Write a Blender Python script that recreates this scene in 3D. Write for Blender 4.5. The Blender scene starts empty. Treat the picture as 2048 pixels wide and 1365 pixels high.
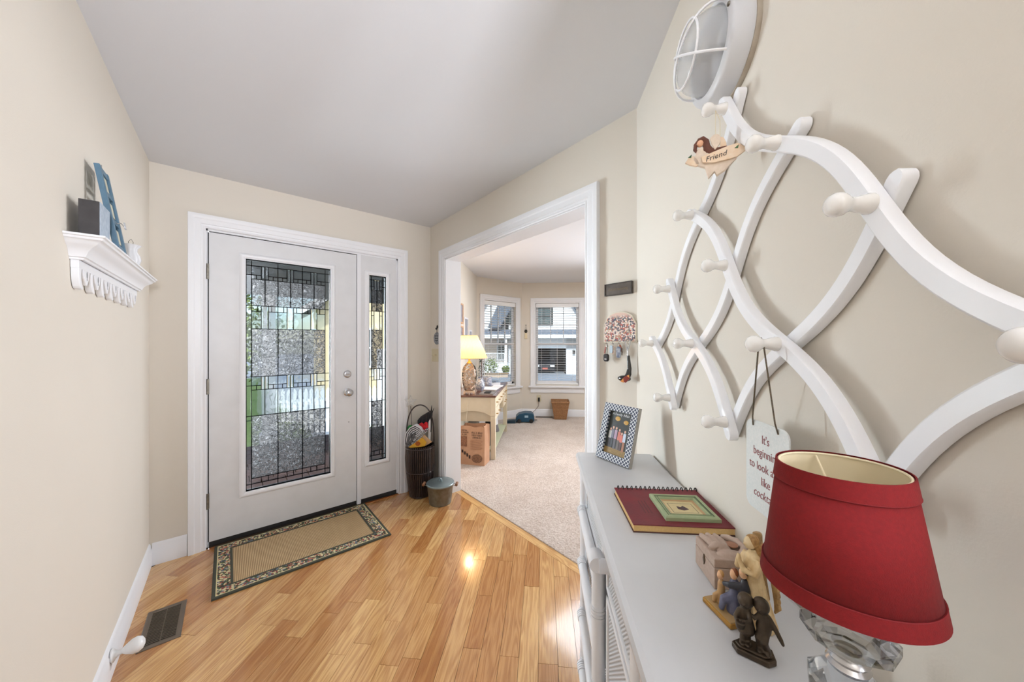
import bpy, bmesh, math, random
from mathutils import Vector, Matrix, Euler, noise
random.seed(7)
PI = math.pi; R = math.radians; Q = math.sqrt(.5)
SC = bpy.context.scene; COL = SC.collection

# ------------------------------------------------------------------ camera, light, exposure
cd = bpy.data.cameras.new('camera'); cam = bpy.data.objects.new('camera', cd); COL.objects.link(cam)
cd.sensor_width = 36; cd.lens = 674.5 / 2048 * 36; cd.shift_y = 3.5 / 2048; cd.clip_start = .02; cd.clip_end = 400
cam.location = (0, 0, 1.345); cam.rotation_euler = (R(90), 0, R(-39.75))
SC.camera = cam
SC.view_settings.view_transform = 'Standard'; SC.view_settings.look = 'None'
SC.view_settings.gamma = 1; SC.view_settings.use_curve_mapping = False
SC.view_settings.exposure = 0.1

world = bpy.data.worlds.new('world'); SC.world = world; world.use_nodes = True
wn = world.node_tree; wn.nodes.clear()
sky = wn.nodes.new('ShaderNodeTexSky'); sky.sky_type = 'NISHITA'; sky.sun_disc = False
sky.sun_elevation = R(42); sky.sun_rotation = R(200); sky.air_density = 1; sky.dust_density = 1.5
bg = wn.nodes.new('ShaderNodeBackground'); bg.inputs[1].default_value = .26
wo = wn.nodes.new('ShaderNodeOutputWorld')
wn.links.new(sky.outputs[0], bg.inputs[0]); wn.links.new(bg.outputs[0], wo.inputs[0])

def sun(name, direction, strength, col=(1, .95, .88), angle=1.0):
    l = bpy.data.lights.new(name, 'SUN'); l.energy = strength; l.color = col; l.angle = R(angle)
    o = bpy.data.objects.new(name, l); COL.objects.link(o)
    o.rotation_euler = Vector(direction).to_track_quat('-Z', 'Y').to_euler()
def area(name, loc, aim, sx, sy, power, col=(1, 1, 1), spread=180):
    l = bpy.data.lights.new(name, 'AREA'); l.shape = 'RECTANGLE'; l.size = sx; l.size_y = sy; l.energy = power; l.color = col; l.spread = R(spread)
    o = bpy.data.objects.new(name, l); COL.objects.link(o); o.location = loc
    o.rotation_euler = (Vector(aim) - Vector(loc)).to_track_quat('-Z', 'Y').to_euler()
sun('sun', (.62, .5, -.75), 5.2)
area('porch_daylight', (-.62, 4.55, 1.25), (.62, 0, 1.5), 1.0, 1.7, 200, (.92, .95, 1), 70)
area('front_room_side_fill', (4.75, 1.42, 1.45), (-.38, 1.6, 1.5), 2.2, 1.5, 92, (.90, .93, 1), 110)  # added area lamp brightening the left wall; unseen, no window built there
area('front_room_top_fill', (3.6, 2.6, 2.36), (3.6, 2.6, 0), 1.0, 1.0, 28, (.92, .95, 1))  # added fill below the front room ceiling, out of view, no fixture
area('hall_top_fill', (-.02, -.9, 2.38), (.0, .9, 1.0), .6, .6, 8, (.87, .91, 1))  # unseen fill behind the camera, added to brighten the hall
area('hall_back_fill', (0.0, -2.4, 1.4), (.3, 2, 1.5), .7, 1.5, 9, (.86, .90, 1))  # added fill in front of the closed back wall, out of view
area('hall_ceiling_fill', (0.0, -1.5, 1.5), (.2, .1, 2.44), .3, .3, 23, (.88, .91, 1), 95)  # added lamp aimed upward to brighten the ceiling, itself unseen

# ------------------------------------------------------------------ materials
def lin(c):
    return tuple(((v / 255) / 12.92 if v / 255 <= .04045 else ((v / 255 + .055) / 1.055) ** 2.4) for v in c) + (1,)
MATS = {}
def mat(name, c, rough=.5, metal=0, spec=.5, bump=None, noisec=None, coat=0, emit=None, sheen=0):
    """bump=(scale, strength, distance); noisec=(scale, other colour, amount)"""
    if name in MATS: return MATS[name]
    m = bpy.data.materials.new(name); m.use_nodes = True; n = m.node_tree; b = n.nodes['Principled BSDF']
    b.inputs['Base Color'].default_value = lin(c); b.inputs['Roughness'].default_value = rough
    b.inputs['Metallic'].default_value = metal; b.inputs['Specular IOR Level'].default_value = spec
    b.inputs['Coat Weight'].default_value = coat; b.inputs['Sheen Weight'].default_value = sheen
    tc = n.nodes.new('ShaderNodeTexCoord')
    if noisec:
        t = n.nodes.new('ShaderNodeTexNoise'); t.inputs['Scale'].default_value = noisec[0]; t.inputs['Detail'].default_value = 4
        n.links.new(tc.outputs['Object'], t.inputs['Vector'])
        r = n.nodes.new('ShaderNodeValToRGB'); r.color_ramp.elements[0].position = .5 - .25; r.color_ramp.elements[1].position = .75
        r.color_ramp.elements[0].color = lin(c)
        a = lin(c); o = lin(noisec[1]); r.color_ramp.elements[1].color = tuple(a[i] * (1 - noisec[2]) + o[i] * noisec[2] for i in range(4))
        n.links.new(t.outputs['Fac'], r.inputs[0]); n.links.new(r.outputs[0], b.inputs['Base Color'])
    if bump:
        t = n.nodes.new('ShaderNodeTexNoise'); t.inputs['Scale'].default_value = bump[0]; t.inputs['Detail'].default_value = 3
        n.links.new(tc.outputs['Object'], t.inputs['Vector'])
        u = n.nodes.new('ShaderNodeBump'); u.inputs['Strength'].default_value = bump[1]; u.inputs['Distance'].default_value = bump[2]
        n.links.new(t.outputs['Fac'], u.inputs['Height']); n.links.new(u.outputs[0], b.inputs['Normal'])
    if emit:
        b.inputs['Emission Color'].default_value = lin(emit[0]); b.inputs['Emission Strength'].default_value = emit[1]
    MATS[name] = m; return m
wallp = mat('wall_paint', (226, 219, 207), .75, spec=.3, bump=(260, .12, .002), noisec=(1.3, (219, 211, 198), .5))
ceilp = mat('ceiling_paint', (222, 223, 226), .85, spec=.2, bump=(160, .08, .002))
white = mat('white_trim_paint', (238, 239, 242), .35, bump=(40, .05, .001))
doorw = mat('door_paint', (226, 227, 229), .4, bump=(60, .06, .001), noisec=(9, (206, 206, 206), .35))
rackw = mat('rack_white_lacquer', (248, 249, 252), .28, coat=.2)
dressw = mat('dresser_paint', (216, 217, 219), .35, bump=(35, .1, .001), noisec=(14, (204, 205, 207), .4))
pearl = mat('peg_white_enamel', (246, 244, 240), .16, coat=.6)
black = mat('black', (14, 14, 15), .5)
came = mat('dark_lead', (16, 15, 15), .4, metal=.5)
chrome = mat('brushed_nickel', (196, 196, 198), .25, metal=1)
steel = mat('hinge_steel', (150, 145, 135), .4, metal=1, noisec=(60, (90, 85, 75), .6))
darkst = mat('dark_rubber', (36, 34, 34), .7)
redm = mat('red_linen', (128, 4, 8), .85, sheen=0, bump=(900, .3, .001), noisec=(260, (112, 2, 6), .8))
cream = mat('cream_card', (232, 218, 184), .8)
gold = mat('old_gold', (176, 132, 60), .35, metal=.8)
def ivory(name, c, dark, sc=60): return mat(name, c, .55, noisec=(sc, dark, .9), bump=(sc * 1.5, .4, .002))

def glassm(name, tint, bump=None, refr=0, gl=.1):
    m = bpy.data.materials.new(name); m.use_nodes = True; n = m.node_tree; n.nodes.clear()
    out = n.nodes.new('ShaderNodeOutputMaterial')
    tr = n.nodes.new('ShaderNodeBsdfTransparent'); tr.inputs[0].default_value = lin(tint)
    g = n.nodes.new('ShaderNodeBsdfGlossy'); g.inputs['Roughness'].default_value = .03
    fr = n.nodes.new('ShaderNodeFresnel'); fr.inputs[0].default_value = 1.45
    mx = n.nodes.new('ShaderNodeMixShader'); last = tr
    bm = None
    if bump:
        tc = n.nodes.new('ShaderNodeTexCoord'); t = n.nodes.new('ShaderNodeTexVoronoi'); t.feature = 'SMOOTH_F1'; t.inputs['Scale'].default_value = bump[0]
        t2 = n.nodes.new('ShaderNodeTexNoise'); t2.inputs['Scale'].default_value = bump[0] * .55; t2.inputs['Detail'].default_value = 2
        n.links.new(tc.outputs['Object'], t2.inputs['Vector'])
        av = n.nodes.new('ShaderNodeMix'); av.data_type = 'RGBA'; av.inputs[0].default_value = .12
        n.links.new(tc.outputs['Object'], av.inputs[6]); n.links.new(t2.outputs['Color'], av.inputs[7]); n.links.new(av.outputs[2], t.inputs['Vector'])
        bm = n.nodes.new('ShaderNodeBump'); bm.inputs['Strength'].default_value = bump[1]; bm.inputs['Distance'].default_value = bump[2]
        n.links.new(t.outputs['Distance'], bm.inputs['Height'])
        n.links.new(bm.outputs[0], g.inputs['Normal']); n.links.new(bm.outputs[0], fr.inputs['Normal'])
        rf = n.nodes.new('ShaderNodeBsdfRefraction'); rf.inputs['Roughness'].default_value = .04; rf.inputs['IOR'].default_value = 1.35
        rf.inputs[0].default_value = lin(tint)
        n.links.new(bm.outputs[0], rf.inputs['Normal'])
        m2 = n.nodes.new('ShaderNodeMixShader'); m2.inputs[0].default_value = refr
        n.links.new(tr.outputs[0], m2.inputs[1]); n.links.new(rf.outputs[0], m2.inputs[2]); last = m2
    n.links.new(fr.outputs[0], mx.inputs[0]); n.links.new(last.outputs[0], mx.inputs[1]); n.links.new(g.outputs[0], mx.inputs[2])
    n.links.new(mx.outputs[0], out.inputs[0]); return m
g_clear = glassm('clear_pane', (236, 242, 244))
g_wavy = glassm('wavy_pane', (226, 234, 238), (16, .25, .008), .4)
def crinkled():
    m = bpy.data.materials.new('crinkled_pane'); m.use_nodes = True; n = m.node_tree; n.nodes.clear(); L = n.links.new
    out = n.nodes.new('ShaderNodeOutputMaterial'); tr = n.nodes.new('ShaderNodeBsdfTransparent'); tr.inputs[0].default_value = (.62, .63, .63, 1)
    tl_ = n.nodes.new('ShaderNodeBsdfTranslucent'); tl_.inputs[0].default_value = (.13, .135, .14, 1)
    g = n.nodes.new('ShaderNodeBsdfGlossy'); g.inputs['Roughness'].default_value = .08
    tc = n.nodes.new('ShaderNodeTexCoord'); t = n.nodes.new('ShaderNodeTexNoise'); t.inputs['Scale'].default_value = 42; t.inputs['Detail'].default_value = 3; t.inputs['Distortion'].default_value = 1.2
    L(tc.outputs['Object'], t.inputs['Vector'])
    a = n.nodes.new('ShaderNodeMath'); a.operation = 'SUBTRACT'; a.inputs[1].default_value = .5; L(t.outputs['Fac'], a.inputs[0])
    b = n.nodes.new('ShaderNodeMath'); b.operation = 'ABSOLUTE'; L(a.outputs[0], b.inputs[0])
    r_ = n.nodes.new('ShaderNodeMapRange'); r_.inputs[1].default_value = .045; r_.inputs[2].default_value = .008; r_.inputs[3].default_value = .10; r_.inputs[4].default_value = .95; L(b.outputs[0], r_.inputs[0])
    bm = n.nodes.new('ShaderNodeBump'); bm.inputs['Distance'].default_value = .004; L(r_.outputs[0], bm.inputs['Height']); L(bm.outputs[0], g.inputs['Normal']); L(bm.outputs[0], tl_.inputs['Normal'])
    m1 = n.nodes.new('ShaderNodeMixShader'); L(r_.outputs[0], m1.inputs[0]); L(tr.outputs[0], m1.inputs[1]); L(tl_.outputs[0], m1.inputs[2])
    fr = n.nodes.new('ShaderNodeFresnel'); fr.inputs[0].default_value = 1.5; L(bm.outputs[0], fr.inputs['Normal'])
    m2 = n.nodes.new('ShaderNodeMixShader'); L(fr.outputs[0], m2.inputs[0]); L(m1.outputs[0], m2.inputs[1]); L(g.outputs[0], m2.inputs[2]); L(m2.outputs[0], out.inputs[0]); return m
g_text = crinkled()
g_bevel = glassm('bevelled_pane', (240, 246, 250), (9, .5, .02), .7)

# ------------------------------------------------------------------ mesh builder
class B:
    def __init__(s): s.v = []; s.f = []
    def add(s, vs, fs, M=None):
        o = len(s.v)
        s.v += [tuple(M @ Vector(p)) if M else tuple(p) for p in vs]; s.f += [tuple(i + o for i in f) for f in fs]; return s
    def box(s, x0, x1, y0, y1, z0, z1, M=None):
        vs = [(x0, y0, z0), (x1, y0, z0), (x1, y1, z0), (x0, y1, z0), (x0, y0, z1), (x1, y0, z1), (x1, y1, z1), (x0, y1, z1)]
        return s.add(vs, [(0, 3, 2, 1), (4, 5, 6, 7), (0, 1, 5, 4), (1, 2, 6, 5), (2, 3, 7, 6), (3, 0, 4, 7)], M)
    def rings(s, rs, closed=True, cap0=True, cap1=True, M=None):
        n = len(rs[0]); vs = [p for r in rs for p in r]; fs = []
        for i in range(len(rs) - 1):
            for j in range(n if closed else n - 1):
                k = (j + 1) % n; fs.append((i * n + j, i * n + k, (i + 1) * n + k, (i + 1) * n + j))
        if cap0: fs.append(tuple(range(n - 1, -1, -1)))
        if cap1: fs.append(tuple((len(rs) - 1) * n + j for j in range(n)))
        return s.add(vs, fs, M)
    def prism(s, poly, a, b, ax='y', M=None):
        f = {'y': lambda p, t: (p[0], t, p[1]), 'z': lambda p, t: (p[0], p[1], t), 'x': lambda p, t: (t, p[0], p[1])}[ax]
        return s.rings([[f(p, a) for p in poly], [f(p, b) for p in poly]], M=M)
    def lathe(s, prof, n=24, M=None, sx=1, sy=1, cap=True):
        rs = [[(r * sx * math.cos(2 * PI * j / n), r * sy * math.sin(2 * PI * j / n), z) for j in range(n)] for r, z in prof]
        return s.rings(rs, M=M, cap0=cap, cap1=cap)
    def ball(s, c, r, n=14, M=None):
        rx, ry, rz = (r, r, r) if not hasattr(r, '__len__') else r
        T = Matrix.Translation(c) @ Matrix.Diagonal((rx, ry, rz, 1))
        if M: T = M @ T
        return s.lathe([(max(.02, math.sin(PI * i / 10)), -math.cos(PI * i / 10)) for i in range(11)], n, T)
    def tube(s, pts, r, n=8, M=None, flat=1):
        pts = [Vector(p) for p in pts]; rs = []; up = None
        for i, p in enumerate(pts):
            d = (pts[min(i + 1, len(pts) - 1)] - pts[max(i - 1, 0)]).normalized()
            if up is None: up = Vector((0, 0, 1)) if abs(d.z) < .9 else Vector((1, 0, 0))
            a = d.cross(up).normalized(); b = a.cross(d).normalized(); up = b
            rr = r[i] if hasattr(r, '__len__') else r
            rs.append([tuple(p + a * rr * math.cos(2 * PI * j / n) + b * rr * flat * math.sin(2 * PI * j / n)) for j in range(n)])
        return s.rings(rs, M=M)
    def ribbon(s, pts, w, y0, y1, M=None):
        """rectangular bar following pts in the x-z plane"""
        rs = []
        for i, p in enumerate(pts):
            a = pts[max(i - 1, 0)]; b = pts[min(i + 1, len(pts) - 1)]
            dx, dz = b[0] - a[0], b[1] - a[1]; l = math.hypot(dx, dz); nx, nz = -dz / l, dx / l
            ww = w[i] if hasattr(w, '__len__') else w; c = .003 if ww > .01 else ww * .2
            L = lambda t, y: (p[0] + nx * t, y, p[1] + nz * t)
            h = ww / 2
            rs.append([L(-h, y1), L(-h, y0 + c), L(-h + c, y0), L(h - c, y0), L(h, y0 + c), L(h, y1)])
        return s.rings(rs, M=M)
    def sweep(s, prof, path_fn, closed=False):
        """prof: list of (s, y); path_fn(s) -> list of (x, z) corner points"""
        cols = [[(x, y, z) for x, z in path_fn(t)] for t, y in prof]; n = len(cols[0])
        rs = [[c[i] for c in cols] for i in range(n)]
        if closed: rs.append(rs[0])
        return s.rings(rs, closed=True, cap0=not closed, cap1=not closed)

def prop(o, label=None, cat=None, group=None, kind=None):
    for k, v in (('label', label), ('category', cat), ('group', group), ('kind', kind)):
        if v: o[k] = v
    return o
def obj(name, b, m, parent=None, smooth=False, bevel=0, label=None, cat=None, group=None, kind=None, loc=None, rot=None, sub=0):
    me = bpy.data.meshes.new(name); me.from_pydata(b.v, [], b.f); me.materials.append(m)
    bm = bmesh.new(); bm.from_mesh(me); bmesh.ops.recalc_face_normals(bm, faces=bm.faces); bm.to_mesh(me); bm.free()
    o = bpy.data.objects.new(name, me); COL.objects.link(o)
    if parent: o.parent = parent
    if loc: o.location = loc
    if rot: o.rotation_euler = rot
    if smooth: smooth_by(me)
    if bevel:
        k = o.modifiers.new('bevel', 'BEVEL'); k.width = bevel; k.segments = 2; k.limit_method = 'ANGLE'
    if sub:
        k = o.modifiers.new('sub', 'SUBSURF'); k.levels = sub; k.render_levels = sub
    return prop(o, label, cat, group, kind)
def smooth_by(me, ang=45):
    me.polygons.foreach_set('use_smooth', [True] * len(me.polygons))
    try: me.set_sharp_from_angle(angle=R(ang))
    except Exception: pass
def thing(name, label=None, cat=None, loc=(0, 0, 0), rz=0, group=None, kind=None, rot=None):
    o = bpy.data.objects.new(name, None); COL.objects.link(o); o.empty_display_size = .05
    o.location = loc; o.rotation_euler = rot or (0, 0, rz)
    return prop(o, label, cat, group, kind)
def fused(name, b, m, parent, voxel=.0018, smooth_it=4, label=None, cat=None, loc=None, rot=None):
    """loose lumps grown into one continuous surface"""
    o = obj(name, b, m, parent, loc=loc, rot=rot)
    r = o.modifiers.new('r', 'REMESH'); r.mode = 'VOXEL'; r.voxel_size = voxel; r.use_smooth_shade = True
    k = o.modifiers.new('s', 'SMOOTH'); k.iterations = smooth_it; k.factor = .5
    dg = bpy.context.evaluated_depsgraph_get(); dg.update()
    me = bpy.data.meshes.new_from_object(o.evaluated_get(dg)); o.modifiers.clear(); o.data = me
    me.polygons.foreach_set('use_smooth', [True] * len(me.polygons))
    return prop(o, label, cat)
def text(name, s, size, m, parent, loc, rot=(R(90), 0, 0), align='CENTER', ext=.0002, shear=0, sp=1, sx=1):
    c = bpy.data.curves.new(name, 'FONT'); c.body = s; c.size = size; c.align_x = align; c.align_y = 'CENTER'
    c.extrude = ext; c.shear = shear; c.space_line = sp; c.resolution_u = 3
    t = bpy.data.objects.new(name, c); COL.objects.link(t)
    dg = bpy.context.evaluated_depsgraph_get(); dg.update()
    me = bpy.data.meshes.new_from_object(t.evaluated_get(dg)); bpy.data.objects.remove(t)
    o = bpy.data.objects.new(name, me); COL.objects.link(o); me.materials.clear(); me.materials.append(m)
    o.parent = parent; o.location = loc; o.rotation_euler = rot; o.scale = (sx, 1, 1); return o
def clone(o, parent=None, **kw):
    c = o.copy(); COL.objects.link(c); c.parent = parent
    for ch in [x for x in bpy.data.objects if x.parent == o]: clone(ch, c)
    return c

# wall frames: local x runs to the viewer's right, y into the wall, z up
FD = dict(loc=(.436 * Q, -.436 * Q, 0), rz=R(-135))          # coat rack wall: x = -u
FO = dict(loc=(1.453, 0, 0), rz=R(-90))                      # wall with the wide opening: x = -Y
FL = dict(loc=(-.382, 0, 0), rz=R(90))                       # left wall: x = Y
F1 = dict(loc=(-1.09 * Q, 1.09 * Q, 0), rz=R(45))            # front room left wall: x = w
F3 = dict(loc=(6.19 * Q, 6.19 * Q, 0), rz=R(-45))            # front room window wall: x = v
FW = dict(loc=(0, 4.65, 0), rz=0)                            # bay wall: x = X
FF = dict(loc=(0, 2.96, 0), rz=0)                            # door wall: x = X
def T3(u, d, z=0): return ((u + d) * Q, (u - d) * Q, z)      # point from (along rack wall, distance)
H = 2.44
def struct(name, b, m, fr=None, **k):
    o = obj(name, b, m, kind='structure', **k)
    if fr: o.location = fr['loc']; o.rotation_euler = (0, 0, fr['rz'])
    return o
def sthing(name, fr): return thing(name, kind='structure', **fr)

# ------------------------------------------------------------------ shell
struct('wall_left', B().box(-2.6, 3.1, 0, .1, 0, H), wallp, FL)
struct('wall_front', B().box(-.482, -.135, 0, .14, 0, H).box(1.16, 1.6, 0, .14, 0, H).box(-.135, 1.16, 0, .14, 2.095, H), wallp, FF)
struct('wall_opening', B().box(-2.96, -2.67, 0, .145, 0, H).box(-1.125, -.7, 0, .145, 0, H).box(-2.67, -1.125, 0, .145, 2.09, H), wallp, FO)
struct('wall_right', B().box(-1.62, -.15, 0, .12, 0, H), wallp, FD)
struct('wall_hall_side', B().box(.414, .53, -2.6, -.2, 0, H), wallp)
struct('wall_hall_back', B().box(-.5, .53, -2.7, -2.6, 0, H), wallp)
struct('wall_bay_left', B().box(3.30, 5.50, 0, .12, 0, H), wallp, F1)
W2 = (3.26, 3.955, .58, 2.065); W3 = (-.135, .65, .58, 2.065)
def holed(x0, x1, w, t=.14): return B().box(x0, w[0], 0, t, 0, H).box(w[1], x1, 0, t, 0, H).box(w[0], w[1], 0, t, 0, w[2]).box(w[0], w[1], 0, t, w[3], H)
struct('wall_bay_middle', holed(3.06, 4.15, W2), wallp, FW)
struct('wall_bay_right', holed(-.40, 2.4, W3), wallp, F3)
struct('wall_front_room_right', B().box(-.1, 0, -4.4, .05, 0, H), wallp, dict(loc=T3(6.19, 2.4), rz=R(-45)))
struct('wall_front_room_back', B().box(0, 1.9, -.1, 0, 0, H), wallp, dict(loc=(2.9, -.55, 0), rz=R(135)))
ce = struct('ceiling', B().box(-.5, 6.6, -2.7, 5.0, H, H + .08), ceilp)

# floors ------------------------------------------------------------
def oakm(name, a, b_, dark):
    m = bpy.data.materials.new(name); m.use_nodes = True; n = m.node_tree; p = n.nodes['Principled BSDF']
    tc = n.nodes.new('ShaderNodeTexCoord'); oi = n.nodes.new('ShaderNodeObjectInfo')
    ad = n.nodes.new('ShaderNodeVectorMath'); ad.operation = 'MULTIPLY_ADD'; ad.inputs[1].default_value = (1.0, 1, 1)
    sc = n.nodes.new('ShaderNodeVectorMath'); sc.operation = 'SCALE'; sc.inputs[0].default_value = (31, 17, 5)
    n.links.new(oi.outputs['Random'], sc.inputs['Scale']); n.links.new(tc.outputs['Object'], ad.inputs[0]); n.links.new(sc.outputs[0], ad.inputs[2])
    st = n.nodes.new('ShaderNodeVectorMath'); st.operation = 'MULTIPLY'; st.inputs[1].default_value = (1.6, 20, 20); n.links.new(ad.outputs[0], st.inputs[0])
    wv = n.nodes.new('ShaderNodeTexNoise'); wv.inputs['Scale'].default_value = 1.0; wv.inputs['Detail'].default_value = 1.5; wv.inputs['Distortion'].default_value = .4
    n.links.new(st.outputs[0], wv.inputs['Vector'])
    ml = n.nodes.new('ShaderNodeMath'); ml.operation = 'MULTIPLY'; ml.inputs[1].default_value = 9; n.links.new(wv.outputs['Fac'], ml.inputs[0])
    fr = n.nodes.new('ShaderNodeMath'); fr.operation = 'PINGPONG'; fr.inputs[1].default_value = .5; n.links.new(ml.outputs[0], fr.inputs[0])
    fi = n.nodes.new('ShaderNodeTexNoise'); fi.inputs['Scale'].default_value = 9; fi.inputs['Detail'].default_value = 5
    s2 = n.nodes.new('ShaderNodeVectorMath'); s2.operation = 'MULTIPLY'; s2.inputs[1].default_value = (1.2, 26, 26); n.links.new(ad.outputs[0], s2.inputs[0]); n.links.new(s2.outputs[0], fi.inputs['Vector'])
    r0 = n.nodes.new('ShaderNodeValToRGB'); r0.color_ramp.elements[0].color = lin(a); r0.color_ramp.elements[1].color = lin(b_); n.links.new(oi.outputs['Random'], r0.inputs[0])
    m1 = n.nodes.new('ShaderNodeMix'); m1.data_type = 'RGBA'; m1.blend_type = 'MULTIPLY'; m1.inputs[7].default_value = lin(dark)
    r1 = n.nodes.new('ShaderNodeMapRange'); r1.inputs[1].default_value = .42; r1.inputs[2].default_value = .08; r1.inputs[3].default_value = 0; r1.inputs[4].default_value = .38
    n.links.new(fr.outputs[0], r1.inputs[0]); n.links.new(r1.outputs[0], m1.inputs[0]); n.links.new(r0.outputs[0], m1.inputs[6])
    m3 = n.nodes.new('ShaderNodeMix'); m3.data_type = 'RGBA'; m3.blend_type = 'MULTIPLY'; m3.inputs[7].default_value = lin(dark)
    r2 = n.nodes.new('ShaderNodeMapRange'); r2.inputs[1].default_value = .48; r2.inputs[2].default_value = .72; r2.inputs[3].default_value = 0; r2.inputs[4].default_value = .4
    n.links.new(fi.outputs['Fac'], r2.inputs[0]); n.links.new(r2.outputs[0], m3.inputs[0]); n.links.new(m1.outputs[2], m3.inputs[6])
    n.links.new(m3.outputs[2], p.inputs['Base Color']); p.inputs['Roughness'].default_value = .16; p.inputs['Specular IOR Level'].default_value = .45
    bu = n.nodes.new('ShaderNodeBump'); bu.inputs['Strength'].default_value = .12; bu.inputs['Distance'].default_value = .002; n.links.new(fi.outputs['Fac'], bu.inputs['Height']); n.links.new(bu.outputs[0], p.inputs['Normal'])
    p.inputs['Coat Weight'].default_value = .8; p.inputs['Coat Roughness'].default_value = .09
    return m
oak = oakm('oak_plank', (190, 134, 78), (236, 194, 132), (184, 136, 86))
fl = thing('floor', kind='structure')
obj('subfloor', B().box(-.5, 1.66, -2.7, 3.12, -.06, -.0125), mat('subfloor', (62, 40, 22), .9), fl)
def clip(poly, a, b, c):       # keep a*x+b*y<=c
    out = []
    for i in range(len(poly)):
        p, r = poly[i - 1], poly[i]; dp = a * p[0] + b * p[1] - c; dr = a * r[0] + b * r[1] - c
        if (dp <= 0) != (dr <= 0):
            t = dp / (dp - dr); out.append((p[0] + t * (r[0] - p[0]), p[1] + t * (r[1] - p[1])))
        if dr <= 0: out.append(r)
    return out
PW = .0826; rest = B()
for k in range(-29, 9):
    d0 = .146 + (k - 1) * PW; d1 = d0 + PW - .0014; u = -2.4 + random.random() * .6
    while u < 3.4:
        L = random.choice((.32, .45, .58, .7, .85, 1.05, .5)) * random.uniform(.9, 1.1); u1 = min(u + L, 3.5)
        poly = [T3(a, b)[:2] for a, b in ((u, d0), (u1 - .0014, d0), (u1 - .0014, d1), (u, d1))]
        for c in ((-1, 0, .375), (1, 0, 1.548), (0, 1, 3.0), (0, -1, 2.6), (1, -1, .64)):
            poly = clip(poly, *c)
            if len(poly) < 3: break
        if len(poly) >= 3 and sum(poly[i - 1][0] * poly[i][1] - poly[i][0] * poly[i - 1][1] for i in range(len(poly))) > -9:
            loc2 = [((x + y) * Q, -(x - y) * Q) for x, y in poly]      # into the plank frame (rotated 45 degrees)
            if max(p[1] for p in poly) > .35 and max(p[0] for p in poly) < 3:
                lo = B().prism(loc2, -.0125, random.uniform(-.0003, .0002), 'z')
                o = obj('plank', lo, oak, fl, rot=(0, 0, R(45)))
            else: rest.prism(loc2, -.0125, 0, 'z')
        u = u1
obj('plank_rest', rest, oak, fl, rot=(0, 0, R(45)), kind='stuff')
# border strip along the carpet, sill strip under the door
for y0, y1 in ((1.125, 1.62), (1.621, 2.67)):
    obj('border_strip', B().prism([(y0, -1.615), (y1, -1.615), (y1, -1.55), (y0, -1.55)], -.0125, .0, 'z'), oak, fl, rot=(0, 0, R(90)), loc=(0, 0, 0))
obj('sill_strip', B().box(-.12, 1.14, -2.985, -2.938, -.0125, .004).add([], []), oakm('sill_oak', (178, 112, 62), (186, 118, 66), (130, 84, 50)), fl).scale = (1, -1, 1)

def carpetm():
    m = mat('carpet_pile', (222, 208, 196), 1, spec=.05, sheen=.3); n = m.node_tree; b = n.nodes['Principled BSDF']
    tc = n.nodes.new('ShaderNodeTexCoord')
    t = n.nodes.new('ShaderNodeTexNoise'); t.inputs['Scale'].default_value = 85; t.inputs['Detail'].default_value = 4
    t2 = n.nodes.new('ShaderNodeTexNoise'); t2.inputs['Scale'].default_value = 4; t2.inputs['Detail'].default_value = 2
    for x in (t, t2): n.links.new(tc.outputs['Object'], x.inputs['Vector'])
    ad = n.nodes.new('ShaderNodeMath'); ad.operation = 'MULTIPLY_ADD'; ad.inputs[1].default_value = .35; n.links.new(t2.outputs['Fac'], ad.inputs[0]); n.links.new(t.outputs['Fac'], ad.inputs[2])
    r = n.nodes.new('ShaderNodeValToRGB'); r.color_ramp.elements[0].position = .5; r.color_ramp.elements[1].position = .85
    r.color_ramp.elements[0].color = lin((192, 174, 160)); r.color_ramp.elements[1].color = lin((226, 214, 204))
    n.links.new(ad.outputs[0], r.inputs[0]); n.links.new(r.outputs[0], b.inputs['Base Color'])
    u = n.nodes.new('ShaderNodeBump'); u.inputs['Strength'].default_value = 1; u.inputs['Distance'].default_value = .012; n.links.new(t.outputs['Fac'], u.inputs['Height']); n.links.new(u.outputs[0], b.inputs['Normal'])
    return m
cb = B(); nx = 110
cpoly = [(1.612, .78), (1.612, 2.672), (1.45, 2.9), (3.11, 4.68), (4.11, 4.68), (6.2, 2.66), (2.95, -.6)]
def inside(x, y):
    c = False
    for i in range(len(cpoly)):
        a, b = cpoly[i - 1], cpoly[i]
        if (a[1] > y) != (b[1] > y) and x < (b[0] - a[0]) * (y - a[1]) / (b[1] - a[1]) + a[0]: c = not c
    return c
cb.prism(cpoly, -.05, .006, 'z')
struct('floor_carpet', cb, carpetm(), bevel=.004)

# ------------------------------------------------------------------ trim
BB = [(0, 0), (0, -.013), (.098, -.013), (.104, -.009), (.118, -.009), (.128, -.004), (.132, 0)]   # (z, y)
def baseboard(name, x0, x1, fr, side='', m=white):
    b = B().prism([(y, z) for z, y in BB], x0, x1, 'x'); return struct(name, b, m, fr, smooth=True)
baseboard('baseboard_left', -2.6, 2.96, FL)
baseboard('baseboard_front', -.369, -.216, FF)
baseboard('baseboard_front.001', 1.23, 1.44, FF)
baseboard('baseboard_right', -1.05, -.78, FO)
baseboard('baseboard_right.001', -1.60, -.15, FD)
baseboard('baseboard_bay_left', 3.36, 5.45, F1); baseboard('baseboard_bay_middle', 3.12, 4.1, FW); baseboard('baseboard_bay_right', -.38, 2.4, F3)
CP = [(0, 0), (0, -.011), (.006, -.014), (.014, -.012), (.022, -.013), (.026, -.018), (.052, -.019), (.058, -.023), (.07, -.024), (.084, -.024), (.086, -.018), (.086, 0)]
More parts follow.
